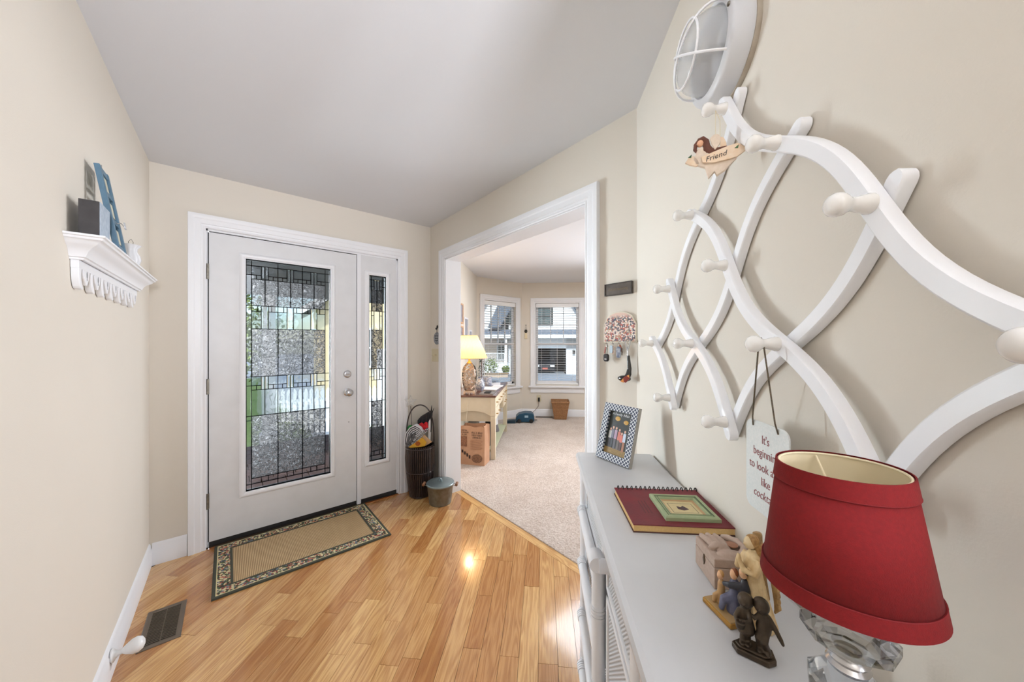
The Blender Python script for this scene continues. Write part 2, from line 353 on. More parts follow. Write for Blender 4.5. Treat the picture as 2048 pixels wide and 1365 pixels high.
def casing(name, x0, x1, z1, fr, w=.086, z0=0, m=white, bottom=False, parent=None, proud=1):
    k = w / .086; pr = [(s * k, y * proud) for s, y in CP]
    if bottom: b = B().sweep(pr, lambda s: [(x0 - s, z0 - s), (x0 - s, z1 + s), (x1 + s, z1 + s), (x1 + s, z0 - s)], True)
    else: b = B().sweep(pr, lambda s: [(x0 - s, z0), (x0 - s, z1 + s), (x1 + s, z1 + s), (x1 + s, z0)])
    if parent: return obj(name, b, m, parent)
    return struct(name, b, m, fr)
casing('trim_1', -.127, 1.137, 2.09, FF)
casing('trim_2', -2.666, -1.129, 2.084, FO)
struct('trim_3', B().box(-2.672, -2.660, -.001, .147, .0, 2.09).box(-1.135, -1.123, -.001, .147, .0, 2.09).box(-2.672, -1.123, -.001, .147, 2.078, 2.092), white, FO)
casing('trim_4', -2.666, -1.129, 2.084, dict(loc=(1.598, 0, 0), rz=R(-90))).scale = (1, -1, 1)

# ------------------------------------------------------------------ entry door
YD = .012
door = sthing('door_1', FF)
gx = (.076, .603); gz = (.313, 1.928)
lf = B()
dx0, dx1, dz0, dz1 = -.114, .795, .036, 2.072
lf.box(dx0, gx[0], YD, YD + .042, dz0, dz1).box(gx[1], dx1, YD, YD + .042, dz0, dz1).box(gx[0], gx[1], YD, YD + .042, dz0, gz[0]).box(gx[0], gx[1], YD, YD + .042, gz[1], dz1)
obj('leaf', lf, doorw, door)
GP = [(0, .02), (0, -.004), (.006, -.006), (.012, -.010), (.022, -.011), (.030, -.007), (.036, -.002), (.036, .004)]
def glazing_frame(x0, x1, z0, z1, par):
    b = B().sweep([(s, y + YD) for s, y in GP], lambda s: [(x0 - s, z0 - s), (x0 - s, z1 + s), (x1 + s, z1 + s), (x1 + s, z0 - s)], True)
    obj('glazing_frame', b, white, par)
glazing_frame(gx[0], gx[1], gz[0], gz[1], door)
for z in (1.812, 1.057, .307):
    hg = obj('hinge', B().tube([(-.121, YD - .009, z - .05), (-.121, YD - .009, z + .05)], .0065, 10), steel, door, smooth=True)
    obj('hinge_leaf', B().box(-.121, -.112, YD - .004, YD, z - .05, z + .05), steel, hg)
def knobby(name, x, z, prof, par, m=chrome):
    M = Matrix.Translation((x, YD, z)) @ Matrix.Rotation(R(90), 4, 'X')
    return obj(name, B().lathe(prof, 28, M), m, par, smooth=True)
db = knobby('deadbolt', .7254, 1.089, [(.031, 0), (.031, .004), (.027, .010), (.019, .012), (.001, .012)], door)
obj('thumb_turn', B().box(.709, .742, YD - .028, YD - .012, 1.084, 1.094), chrome, db, bevel=.003)
knobby('door_knob', .729, .942, [(.032, 0), (.032, .005), (.024, .009), (.013, .014), (.012, .03), (.02, .038), (.028, .046), (.029, .056), (.024, .064), (.01, .068), (.001, .068)], door)
obj('bolt_hole_plug', B().ball((.737, YD, .697), (.004, .003, .004), 8), darkst, door)
obj('bottom_sweep', B().box(dx0, dx1, YD + .004, YD + .03, .006, .036), darkst, door)
obj('edge_gasket', B().box(dx0 - .008, dx0 - .001, YD + .012, YD + .03, .03, dz1).box(dx1 + .001, dx1 + .005, YD + .012, YD + .03, .03, dz1).box(dx0, dx1, YD + .012, YD + .03, dz1 + .001, dz1 + .006), black, door)
obj('door_jamb', B().box(-.135, dx0 - .006, YD - .004, .13, .0, 2.095).box(dx1 + .004, .829, YD - .008, .13, .0, 2.095).box(-.135, 1.16, YD - .004, .13, dz1 + .006, 2.095).box(1.13, 1.16, YD - .004, .13, 0, 2.095), white, door)
obj('threshold', B().box(-.135, 1.16, -.004, .16, -.01, .006), mat('bronze_threshold', (60, 48, 38), .5, metal=.3), door)

YG = YD + .02
def panes(par, rects, mats, cw=.0021):
    cm = B()
    for (x0, x1, z0, z1, kd) in rects:
        y = YG; c = .0035 if kd != 'b' else .006
        b = B()
        if kd in 'tb':
            i = min(c, (x1 - x0) * .2)
            o4 = [(x0 + cw, z0 + cw), (x1 - cw, z0 + cw), (x1 - cw, z1 - cw), (x0 + cw, z1 - cw)]
            i4 = [(x0 + cw + i, z0 + cw + i), (x1 - cw - i, z0 + cw + i), (x1 - cw - i, z1 - cw - i), (x0 + cw + i, z1 - cw - i)]
            b.rings([[(p[0], y + .003, p[1]) for p in o4], [(p[0], y, p[1]) for p in o4], [(p[0], y - .002, p[1]) for p in i4]])
        else: b.box(x0 + cw, x1 - cw, y, y + .003, z0 + cw, z1 - cw)
        obj('pane', b, mats[kd], par)
        for (a0, a1, b0, b1) in ((x0 - cw, x0 + cw, z0 - cw, z1 + cw), (x1 - cw, x1 + cw, z0 - cw, z1 + cw), (x0 + cw, x1 - cw, z0 - cw, z0 + cw), (x0 + cw, x1 - cw, z1 - cw, z1 + cw)):
            cm.box(a0, a1, y - .003, y + .006, b0, b1)
    return cm
GM = dict(c=g_clear, w=g_wavy, t=g_text, b=g_bevel)
rc = []
c0, w3 = .1075, .1535
Z = [1.928, 1.888, 1.823, 1.795, 1.607, 1.567, 1.444, 1.104, 1.042, 1.011, .828, .389, .351, .313]
for i, (a, b) in enumerate(((gx[0], c0), (c0 + 3 * w3, gx[1]))):
    zz = [1.928, 1.888, 1.823, 1.607, 1.104, 1.042, .828, .351, .313]
    rc += [(a, b, zz[k + 1], zz[k], 'c') for k in range(len(zz) - 1)]
for t in range(3):
    a = c0 + t * w3; h = a + w3 / 2; b = a + w3; l = a + .056; r = a + .097
    rc += [(a, b, Z[1], Z[0], 'c'), (a, l, Z[2], Z[1], 'w'), (r, b, Z[2], Z[1], 'w'), (l, h, Z[3], Z[1], 'b'), (h, r, Z[3], Z[1], 'b')]
    rc += [(a, a + .028, Z[3], Z[2], 'c'), (a + .028, l, Z[3], Z[2], 'c'), (r, r + .028, Z[3], Z[2], 'c'), (r + .028, b, Z[3], Z[2], 'c')]
    rc += [(a, h, Z[4], Z[3], 't'), (h, b, Z[4], Z[3], 't')]
    rc += [(a, a + .036, Z[5], Z[4], 'c'), (a + .036, l, Z[5], Z[4], 'c'), (l, r, Z[6], Z[4], 'b'), (r, r + .02, Z[5], Z[4], 'c'), (r + .02, b, Z[5], Z[4], 'c')]
    rc += [(a, l, Z[6], Z[5], 'w'), (r, b, Z[6], Z[5], 'w'), (a, b, Z[7], Z[6], 't')]
    rc += [(a, l, Z[8], Z[7], 'w'), (r, b, Z[8], Z[7], 'w'), (l, h, Z[9], Z[7], 'b'), (h, r, Z[9], Z[7], 'b')]
    rc += [(a, a + .028, Z[9], Z[8], 'c'), (a + .028, l, Z[9], Z[8], 'c'), (r, r + .028, Z[9], Z[8], 'c'), (r + .028, b, Z[9], Z[8], 'c')]
    rc += [(a, h, Z[10], Z[9], 'w'), (h, b, Z[10], Z[9], 'w'), (a, b, Z[11], Z[10], 't')]
    rc += [(a, l, Z[12], Z[11], 'c'), (l, r, Z[12], Z[11], 'c'), (r, b, Z[12], Z[11], 'c'), (a, b, Z[13], Z[12], 'c')]
cm = panes(door, rc, GM)
for a, b, c, d in ((gx[0], gx[0] + .005, gz[0], gz[1]), (gx[1] - .005, gx[1], gz[0], gz[1]), (gx[0], gx[1], gz[0], gz[0] + .006), (gx[0], gx[1], gz[1] - .007, gz[1])): cm.box(a, b, YG - .004, YG + .007, c, d)
obj('lead_came', cm, came, door)

side = sthing('window_1', FF)
sx = (.897, 1.038); sz = (.335, 1.92); lf = B()
lf.box(.829, sx[0], YD, YD + .042, .036, 2.078).box(sx[1], 1.13, YD, YD + .042, .036, 2.078).box(sx[0], sx[1], YD, YD + .042, .036, sz[0]).box(sx[0], sx[1], YD, YD + .042, sz[1], 2.078)
obj('panel', lf, doorw, side); obj('bottom_sweep', B().box(.829, 1.13, YD - .002, YD + .03, .004, .036), darkst, side)
glazing_frame(sx[0], sx[1], sz[0], sz[1], side)
V = [.897, .922, .9435, .967, .991, 1.013, 1.038]; rc = []
zz = [1.92, 1.885, 1.829, 1.616, 1.12, 1.052, .843, .375, .335]
for a, b in ((V[0], V[1]), (V[5], V[6])): rc += [(a, b, zz[k + 1], zz[k], 'c') for k in range(len(zz) - 1)]
rc += [(V[1], V[5], 1.885, 1.92, 'c')]
for top, mid, bot in ((1.885, 1.829, 1.80), (1.12, 1.052, 1.024)):
    rc += [(V[1], V[2], mid, top, 'w'), (V[4], V[5], mid, top, 'w'), (V[2], V[3], bot, top, 'b'), (V[3], V[4], bot, top, 'b'), (V[1], V[2], bot, mid, 'c'), (V[4], V[5], bot, mid, 'c')]
rc += [(V[1], V[3], 1.616, 1.80, 't'), (V[3], V[5], 1.616, 1.80, 't'), (V[1], V[2], 1.579, 1.616, 'c'), (V[4], V[5], 1.579, 1.616, 'c'), (V[2], V[4], 1.454, 1.616, 'b'), (V[1], V[2], 1.454, 1.579, 'w'), (V[4], V[5], 1.454, 1.579, 'w'), (V[1], V[5], 1.12, 1.454, 't'),
       (V[1], V[3], .843, 1.024, 'c'), (V[3], V[5], .843, 1.024, 'c'), (V[1], V[5], .413, .843, 't'), (V[1], V[2], .375, .413, 'c'), (V[2], V[4], .375, .413, 'c'), (V[4], V[5], .375, .413, 'c'), (V[1], V[5], .335, .375, 'c')]
cm = panes(side, rc, GM, .0018)
for a, b, c, d in ((sx[0], sx[0] + .003, *sz), (sx[1] - .003, sx[1], *sz), (*sx, sz[0], sz[0] + .005), (*sx, sz[1] - .006, sz[1])): cm.box(a, b, YG - .004, YG + .007, c, d)
obj('lead_came', cm, came, side)

# ------------------------------------------------------------------ bay windows with blinds
blindw = mat('blind_slat_white', (244, 245, 246), .45)
def window(name, w, fr, muntins, label):
    t = sthing(name, fr); x0, x1, z0, z1 = w
    casing('casing', x0, x1, z1, None, .095, z0 - .03, parent=t)
    obj('stool', B().box(x0 - .13, x1 + .13, -.055, .0, z0 - .05, z0 - .02).box(x0, x1, 0, .06, z0 - .05, z0 - .01), white, t, bevel=.006)
    obj('apron', B().prism([(0, z0 - .15), (-.012, z0 - .15), (-.018, z0 - .13), (-.018, z0 - .07), (-.03, z0 - .05), (0, z0 - .05)], x0 - .09, x1 + .09, 'x'), white, t)
    f = B(); fw = .045; zm = (z0 + z1) / 2 + .0
    for (a, b, c, d, y) in ((x0, x1, z1 - fw, z1, .06), (x0, x0 + fw, z0, z1, .06), (x1 - fw, x1, z0, z1, .06), (x0, x1, z0 - .01, z0 + fw + .02, .06), (x0, x1, zm - .022, zm + .022, .055)):
        f.box(a, b, y, y + .035, c, d)
    obj('sash', f, white, t, bevel=.003)
    g = B()
    for i in range(1, muntins + 1):
        xx = x0 + fw + (x1 - x0 - 2 * fw) * i / (muntins + 1); g.box(xx - .008, xx + .008, .065, .085, zm, z1 - fw)
    g.box(x0 + fw, x1 - fw, .065, .085, (zm + z1 - fw) / 2 - .008, (zm + z1 - fw) / 2 + .008)
    obj('muntin', g, white, t)
    for c, d in ((z0 + fw, zm), (zm, z1 - fw)): obj('pane', B().box(x0 + fw, x1 - fw, .075, .079, c, d), g_clear, t)
    bl = obj('blind_headrail', B().box(x0 + .006, x1 - .006, .003, .055, z1 - .075, z1 - .004), blindw, t, bevel=.003)
    n = int((z1 - z0 - .14) / .0425); sl = None
    for i in range(n):
        z = z1 - .1 - i * .0425
        if sl is None:
            sb = B(); L = x1 - x0 - .024
            sb.prism([(-.024, -.001), (-.012, .0018), (.012, .0018), (.024, -.001), (.024, .0), (.012, .003), (-.012, .003), (-.024, 0)], -L / 2, L / 2, 'x')
            sl = obj('slat', sb, blindw, t, loc=((x0 + x1) / 2, .03, z), rot=(R(-4), 0, 0))
        else:
            c = sl.copy(); COL.objects.link(c); c.location.z = z
    cbx = B()
    for k in (.14, .5, .86):
        xx = x0 + (x1 - x0) * k
        for y in (.006, .054): cbx.box(xx - .0012, xx + .0012, y - .0008, y + .0008, z0 + .03, z1 - .07)
    obj('ladder_cord', cbx, blindw, bl)
    obj('blind_bottom_rail', B().box(x0 + .01, x1 - .01, .008, .052, z0 + .004, z0 + .026), blindw, t, bevel=.003)
window('window_2', W2, FW, 3, ''); window('window_3', W3, F3, 2, '')

# ------------------------------------------------------------------ peg rack
LAT = lambda k, m: (-(.287 + .165 * k), 1.343 + .1725 * m)
rack = thing('peg_rack', 'large white accordion peg rack of curved crossing bars on the right wall', 'coat rack', **FD)
def bar(k0, m0, n, back):
    pts = []; wd = []; e = .165
    ts = [(-e, .18), (-e + .004, .40), (-e + .014, .68), (-e + .030, .90), (-e + .053, 1)] + [(i / 14, 1) for i in range(-1, 14 * n + 2)]
    ts += [(n + e - a, b) for a, b in ((.053, 1), (.030, .90), (.014, .68), (.004, .40), (0, .18))]
    for t, f in ts:
        k = k0 - t; m = m0 - t if not back else m0 + t
        s = math.sin(PI * (3 - k)); a = .085 * s; wd.append(.0255 * f)
        pts.append(LAT(k + a + .03, (m - a) if not back else (m + a * .85)))
    y = (-.019, -.003) if back else (-.037, -.020)
    obj('curved_bar', B().ribbon(pts, wd, *y), rackw, rack, smooth=True)
for a in ((3, 3, 3, 0), (4, 2, 3, 0), (5, 1, 2, 0), (6, 0, 1, 0)): bar(*a)
for a in ((6, 0, 3, 1), (5, -1, 3, 1), (3, -1, 2, 1), (1, -1, 1, 1)): bar(*a)
PEG = [(.0125, 0), (.0127, .003), (.0116, .0055), (.0106, .011), (.0086, .018), (.0084, .0215), (.0100, .0265), (.0132, .031), (.0146, .0365), (.0140, .042), (.0105, .0465), (.005, .0487), (.0006, .049)]
peg = None
for k, m in ((3, 3), (2, 2), (1, 1), (0, 0), (4, 2), (3, 1), (2, 0), (1, -1), (5, 1), (4, 0), (3, -1), (6, 0), (5, -1)):
    x, z = LAT(k, m)
    if peg is None: peg = obj('peg', B().lathe(PEG, 26, Matrix.Rotation(R(90), 4, 'X')), pearl, rack, smooth=True, loc=(x, -.0368, z))
    else:
        c = peg.copy(); COL.objects.link(c); c.location = (x, -.0368, z)

# ------------------------------------------------------------------ bulkhead wall light
wl = thing('wall_light', 'oval white caged bulkhead light above the peg rack', 'light', loc=T3(.825, .436, 2.018), rz=R(-135))
RX = Matrix.Rotation(R(90), 4, 'X')
obj('wooden_backplate', B().lathe([(.112, 0), (.113, .004), (.112, .010), (.02, .0102)], 48, RX), mat('weathered_pale_wood', (196, 186, 170), .7, noisec=(20, (140, 124, 104), .7)), wl, smooth=True)
obj('housing', B().lathe([(.109, .010), (.109, .036), (.106, .041), (.105, .046), (.100, .051), (.086, .053), (.084, .050), (.084, .014), (.02, .0138)], 56, RX), mat('bulkhead_white', (216, 217, 220), .4), wl, smooth=True)
dome = [(.083 * math.cos(a) ** .55, .05 + .062 * math.sin(a)) for a in [i * PI / 2 / 12 for i in range(12)]] + [(.004, .112)]
gd = mat('ribbed_dome_glass', (226, 228, 230), .12); gd.node_tree.nodes['Principled BSDF'].inputs['Alpha'].default_value = .42
obj('glass_dome', B().lathe(dome, 40, RX, cap=False), gd, wl, smooth=True)
cg = B()
def arc(ang, r0=.094, h=.07):
    pts = []
    for i in range(21):
        t = PI * i / 20; rr = r0 * math.cos(t); yy = -.05 - h * math.sin(t) ** .7
        pts.append((rr * math.cos(ang), yy, rr * math.sin(ang)))
    return pts
for a in (R(35), R(145)): cg.tube(arc(a), .0028, 8)
cg.tube([(.066 * math.cos(t) , -.104, .066 * math.sin(t)) for t in [2 * PI * i / 28 for i in range(29)]], .0026, 8)
obj('cage', cg, rackw, wl, smooth=True)
obj('screw', B().lathe([(.005, .052), (.004, .055), (.001, .055)], 12, Matrix.Translation((.088, 0, .03)) @ RX), steel, wl, smooth=True)
obj('bulb', B().lathe([(.012, .02), (.013, .04), (.024, .06), (.026, .075), (.018, .09), (.001, .094)], 18, Matrix.Translation((.0, 0, .01)) @ RX), mat('bulb_glass', (214, 214, 212), .25), wl, smooth=True)

# ------------------------------------------------------------------ angel ornament on the first peg
an = thing('angel_ornament', 'small resin angel ornament with a Friend banner hanging from the top peg', 'ornament', loc=T3(.755, .366, 1.742), rz=R(-70))
A_ = lambda p: ((p[0] - 585) * .000128, -(p[1] - 880) * .000128)
peach = mat('peach_resin', (240, 208, 172), .6, noisec=(90, (250, 232, 210), .8)); pale = mat('pale_resin', (238, 222, 204), .65, noisec=(140, (214, 190, 164), .5))
brown = mat('brown_hair', (104, 60, 44), .6, bump=(300, .3, .001))
def slab(name, pts, y0, y1, m, par, bv=.0012): return obj(name, B().prism([A_(p) for p in pts], y0, y1), m, par, bevel=bv)
slab('dress', [(330, 700), (420, 690), (450, 800), (900, 860), (880, 990), (720, 1150), (600, 1215), (570, 1140), (480, 1230), (430, 1040), (300, 960), (255, 870)], -.006, .004, pale, an)
bn = slab('banner', [(375, 870), (560, 830), (760, 790), (880, 780), (960, 830), (1045, 895), (960, 950), (880, 1000), (760, 1010), (560, 1010), (400, 970)], -.011, -.006, peach, an)
text('lettering', 'Friend', .015, black, bn, (.0, -.0113, -.005), shear=.3).rotation_euler = (R(90), R(-7), 0)
slab('banner_tail', [(135, 890), (180, 820), (260, 800), (340, 880), (360, 960), (300, 990), (200, 940)], -.006, 0, peach, an)
fused('head', B().ball((-.0285, -.005, .033), (.0065, .006, .0075)).ball((-.033, -.009, .031), .0022), mat('skin_resin', (236, 182, 146), .6), an, .0008, 1)
hr = B()
for pts, r in (([(330, 560), (400, 545), (450, 600), (470, 700), (530, 780), (640, 790), (750, 780)], [.005, .006, .006, .006, .0055, .005, .003]), ([(350, 560), (295, 620), (285, 700), (320, 765)], [.005, .0045, .004, .002]), ([(430, 620), (440, 740), (520, 820), (600, 820)], [.005, .0055, .005, .003])):
    hr.tube([(A_(p)[0], -.003, A_(p)[1]) for p in pts], r, 8)
fused('hair', hr, brown, an, .001, 1)
slab('wing', [(500, 590), (560, 540), (620, 545), (655, 600), (655, 690), (620, 750), (575, 800), (530, 700)], -.009, -.005, pale, an)
slab('wing', [(640, 560), (700, 590), (735, 680), (740, 750), (650, 740)], 0, .003, peach, an)
green = mat('painted_green', (52, 92, 48), .6)
for p in ((215, 825), (875, 850)): slab('leaf', [(p[0] - 30, p[1] + 10), (p[0] + 25, p[1] - 30), (p[0] + 15, p[1] + 20)], -.0125, -.011, green, an, 0)
obj('string', B().tube([(A_((585, 700))[0], 0, A_((585, 700))[1]), (.0, .0, .075), (-.0, .0, .098)], .0006, 5).tube([(A_((650, 700))[0], 0, A_((650, 700))[1]), (.008, .0, .075), (.0, .0, .098)], .0006, 5), cream, an)

# ------------------------------------------------------------------ hanging sign
hs = thing('hanging_sign', 'white rounded card sign about cocktails hanging by twine from a peg', 'sign', **FD)
def rrect(x0, x1, z0, z1, r, n=6):
    p = []
    for cx, cz, a in ((x1 - r, z1 - r, 0), (x0 + r, z1 - r, 90), (x0 + r, z0 + r, 180), (x1 - r, z0 + r, 270)):
        for i in range(n + 1): t = R(a + 90 * i / n); p.append((cx + r * math.cos(t), cz + r * math.sin(t)))
    return p
bd = obj('board', B().prism(rrect(-.685, -.572, 1.040, 1.203, .016), -.048, -.045), mat('white_speckled_card', (232, 233, 230), .7, noisec=(300, (206, 216, 214), .6)), hs, bevel=.0006)
ink = mat('maroon_ink', (146, 88, 90), .7)
for s, z, sz in (("It's", 1.172, .021), ('beginning', 1.148, .021), ('to look a lot', 1.122, .021), ('like', 1.097, .021)): text('lettering', s, sz, ink, bd, (-.6285, -.0483, z), sx=.86)
text('lettering', 'cocktails.', .021, ink, bd, (-.6285, -.0483, 1.073), sx=.86, shear=.25)
tw = mat('jute_twine', (112, 98, 80), .9, noisec=(400, (70, 58, 44), .9))
pk = LAT(2, 0)
for xx in (-.663, -.596): obj('twine', B().tube([(xx, -.0485, 1.193), (xx * .9 + pk[0] * .1, -.052, 1.21), (pk[0] + (.006 if xx > -.62 else -.006), -.0625, pk[1] + .002), (pk[0], -.0625, pk[1] + .0105)], .0014, 6), tw, hs, smooth=True)

# ------------------------------------------------------------------ opening wall: plaque, key board, keys, club, switch, ornament
pl = thing('wooden_plaque', 'small dark wooden plaque with faint lettering right of the wide opening', 'plaque', **FO)
pb = obj('board', B().box(-1.003, -.853, -.014, -.001, 1.577, 1.636), mat('dark_plaque_wood', (104, 94, 84), .6, noisec=(40, (58, 50, 44), .8)), pl, bevel=.002)
obj('raised_edge', B().sweep([(0, -.014), (0, -.017), (.004, -.017), (.004, -.014)], lambda s: [(-1.003 + s, 1.577 + s), (-1.003 + s, 1.636 - s), (-.853 - s, 1.636 - s), (-.853 - s, 1.577 + s)], True), mat('darker_wood', (52, 42, 36), .6), pl)
text('lettering', 'Good morning', .018, mat('faded_gilt', (124, 104, 76), .5), pb, (-.928, -.0143, 1.606))
def collage():
    m = mat('collage_print', (220, 190, 170), .5); n = m.node_tree; b = n.nodes['Principled BSDF']
    tc = n.nodes.new('ShaderNodeTexCoord'); v = n.nodes.new('ShaderNodeTexVoronoi'); v.inputs['Scale'].default_value = 150
    n.links.new(tc.outputs['Object'], v.inputs['Vector'])
    sp = n.nodes.new('ShaderNodeSeparateColor'); n.links.new(v.outputs['Color'], sp.inputs[0])
    r = n.nodes.new('ShaderNodeValToRGB'); r.color_ramp.interpolation = 'CONSTANT'; e = r.color_ramp.elements
    cols = [(236, 222, 208), (84, 80, 92), (190, 130, 104), (222, 206, 196), (120, 112, 118), (226, 200, 186), (176, 156, 130), (78, 84, 90), (186, 100, 88), (240, 230, 220)]
    e[0].color = lin(cols[0]); e[1].position = .95; e[1].color = lin(cols[-1])
    for i, c in enumerate(cols[1:-1]): x = e.new(.1 * (i + 1)); x.color = lin(c)
    n.links.new(sp.outputs[0], r.inputs[0])
    sx = n.nodes.new('ShaderNodeSeparateXYZ'); n.links.new(tc.outputs['Object'], sx.inputs[0])
    mr = n.nodes.new('ShaderNodeMapRange'); mr.inputs[1].default_value = 1.462; mr.inputs[2].default_value = 1.482; n.links.new(sx.outputs['Z'], mr.inputs[0])
    mx = n.nodes.new('ShaderNodeMix'); mx.data_type = 'RGBA'; mx.inputs[7].default_value = lin((226, 196, 180)); n.links.new(mr.outputs[0], mx.inputs[0]); n.links.new(r.outputs[0], mx.inputs[6])
    n.links.new(mx.outputs[2], b.inputs['Base Color']); return m
kb = thing('key_board', 'arched key holder with a printed collage beside the opening', 'key holder', **FO)
def arch(x0, x1, z0, zs, zt, ins=0):
    x0 += ins; x1 -= ins; z0 += ins; zt -= ins; cx = (x0 + x1) / 2; h = (x1 - x0) / 2; p = [(x0, z0), (x0, zs), (x0 + .008, zs + .010)]
    for i in range(13):
        t = PI - PI * i / 12; p.append((cx + (h - .012) * math.cos(t) * 1.0, zs + .012 + (zt - zs - .012) * math.sin(t)))
    return p + [(x1 - .008, zs + .010), (x1, zs), (x1, z0)]
obj('board', B().prism(arch(-1.012, -.833, 1.345, 1.437, 1.497), -.010, -.001), mat('board_cream', (226, 218, 200), .6), kb, bevel=.002)
obj('print', B().prism(arch(-1.012, -.833, 1.345, 1.437, 1.497, .006), -.0112, -.010), collage(), kb)
for x in (-.987, -.951, -.916, -.868): obj('hook', B().tube([(x, -.011, 1.353), (x, -.022, 1.352), (x, -.026, 1.345), (x, -.022, 1.338), (x, -.016, 1.339)], .0016, 6), chrome, kb, smooth=True)
def keyset(x, label, parts):
    t = thing('key_set', label, 'keys', loc=(1.453 - .022, -x, 1.34), rz=R(-90))
    obj('ring', B().tube([(.009 * math.cos(a), -.001, -.006 + .009 * math.sin(a)) for a in [2 * PI * i / 14 for i in range(15)]], .0009, 6), chrome, t, smooth=True)
    parts(t); return t
def k1(t):
    obj('fob', B().prism(rrect(-.014, .014, -.088, -.050, .010), -.008, .004), mat('fob_black', (40, 36, 36), .35), t, bevel=.003)
    obj('fob_badge', B().box(-.006, .006, -.0092, -.008, -.078, -.073), chrome, t)
    obj('strap', B().prism([(-.006, -.01), (-.014, -.045), (-.008, -.05), (0, -.012)], -.002, .002), mat('pink_leather', (170, 110, 100), .7), t)
    obj('key', B().box(.001, .008, -.003, -.001, -.05, -.012).ball((.0045, -.002, -.012), (.007, .0015, .007)), steel, t)
def k2(t):
    obj('tag', B().prism(rrect(-.008, .012, -.052, -.010, .008), -.004, .001), mat('pale_print_tag', (224, 220, 214), .4, noisec=(120, (196, 150, 110), .9)), t, bevel=.001)
    obj('tag', B().prism(rrect(-.013, .003, -.046, -.008, .006), -.008, -.005), mat('clear_blue_tag', (196, 214, 226), .3), t, bevel=.001)
def k3(t):
    obj('fob', B().prism(rrect(-.010, .013, -.068, -.014, .010), -.011, -.003), mat('blue_fob', (40, 60, 100), .3, noisec=(60, (220, 224, 228), .9)), t, bevel=.002)
    obj('strap', B().prism([(0, -.006), (.008, -.004), (.019, -.04), (.015, -.045)], -.002, .002), mat('rust_leather', (160, 84, 56), .7), t)
    obj('key', B().box(.014, .019, -.003, -.001, -.055, -.02), steel, t)
keyset(-.987, 'keys with a black fob hanging leftmost under the key holder', k1)
keyset(-.951, 'keys with pale printed tags in the middle of the key holder', k2)
keyset(-.916, 'keys with a blue fob hanging next to the golf club', k3)
gc = thing('golf_club_opener', 'bottle opener shaped like a miniature golf driver hanging from the key holder', 'bottle opener', loc=(1.453 - .026, .868, 1.34), rz=R(-90))
obj('opener_loop', B().tube([(0, 0, -.032), (-.013, 0, .008), (-.012, 0, .017), (-.005, 0, .020), (.005, 0, .020), (.012, 0, .017), (.013, 0, .008), (0, 0, -.032)], .0032, 8), chrome, gc, smooth=True)
obj('ferrule', B().tube([(0, 0, -.030), (.003, 0, -.058)], .0045, 10), chrome, gc, smooth=True)
obj('shaft', B().tube([(.003, 0, -.055), (.010, -.002, -.115), (.010, -.004, -.135)], [.0065, .010, .010], 12), mat('gloss_black', (18, 18, 20), .15, coat=.6), gc, smooth=True)
hd = fused('club_head', B().tube([(.010, -.004, -.118), (.009, -.006, -.140), (.000, -.008, -.158), (-.030, -.010, -.172)], [.010, .013, .015, .009], 12).ball((-.012, -.010, -.163), (.034, .018, .015)), mat('gloss_black', (18, 18, 20), .15, coat=.6), gc, .002, 3)
pp = obj('face_inlay', B().prism([(-.016, -.172), (.006, -.180), (.026, -.160), (.020, -.143), (.004, -.150), (-.006, -.158)], -.0285, -.024), mat('cherry_inlay', (120, 30, 20), .25, coat=.5), gc)
obj('face_inlay', B().prism([(-.020, -.176), (-.002, -.181), (-.006, -.160)], -.029, -.0282), mat('amber_inlay', (214, 140, 70), .3), gc)
obj('face_inlay', B().prism([(.012, -.147), (.024, -.142), (.026, -.156)], -.029, -.0282), mat('amber_inlay', (214, 140, 70), .3), gc)

sw = thing('light_switch', 'almond double switch plate low in the corner left of the opening', 'light switch', **FO)
obj('plate', B().box(-2.92, -2.79, -.006, 0, 1.17, 1.29), mat('almond_plastic', (212, 202, 172), .4), sw, bevel=.002)
for x in (-2.882, -2.835): obj('toggle', B().box(x - .005, x + .005, -.018, -.005, 1.222, 1.240), mat('almond_plastic', (212, 202, 172), .4), sw, bevel=.001)
on = thing('round_ornament', 'round grey patterned ornament hanging above the corner light switch', 'ornament', **FO)
gpat = mat('grey_patterned_ceramic', (176, 178, 184), .5, noisec=(70, (70, 76, 86), 1))
obj('disc', B().lathe([(.001, .0), (.055, 0), (.057, .004), (.055, .009), (.001, .010)], 30, Matrix.Translation((-2.815, -.002, 1.385)) @ RX), gpat, on, smooth=True)
for i, z in enumerate((1.408, 1.385, 1.366)): obj('printed_band', B().box(-2.85 + .006 * i, -2.78, -.0135, -.0118, z - .003, z + .003), mat('dark_ink', (50, 54, 60), .6), on)
obj('bow', B().ball((-2.824, -.008, 1.475), (.016, .006, .010)).ball((-2.806, -.008, 1.490), (.010, .006, .016)).tube([(-2.815, -.006, 1.44), (-2.815, -.007, 1.475)], .002), black, on, smooth=True)

# ------------------------------------------------------------------ white dresser
dr = thing('rattan_dresser', 'long white rattan console dresser along the right wall', 'dresser', **FD)
top = obj('top', B().box(-1.392, -.18, -.304, -.003, .874, .903), dressw, dr, bevel=.012)
def pole(x, y, z0, z1, r, name='post'): return obj(name, B().tube([(x, y, z0), (x, y, z1)], r, 18), white, dr, smooth=True)
for x, y, r in ((-1.345, -.272, .019), (-1.345, -.04, .019), (-.62, -.262, .019), (-.25, -.272, .019), (-.25, -.04, .019)): pole(x, y, 0, .877, r)
fp = obj('front_post', B().tube([(-.93, -.287, .0), (-.93, -.287, .735), (-.93, -.287, .765)], [.018, .018, .012], 18), white, dr, smooth=True)
def wrap(pts):
    b = B()
    for p, q_ in pts: b.tube([p, q_], .0180 if p[2] == q_[2] else .0205, 14)
    obj('rattan_wrapping', b, white, dr, smooth=True, kind='stuff')
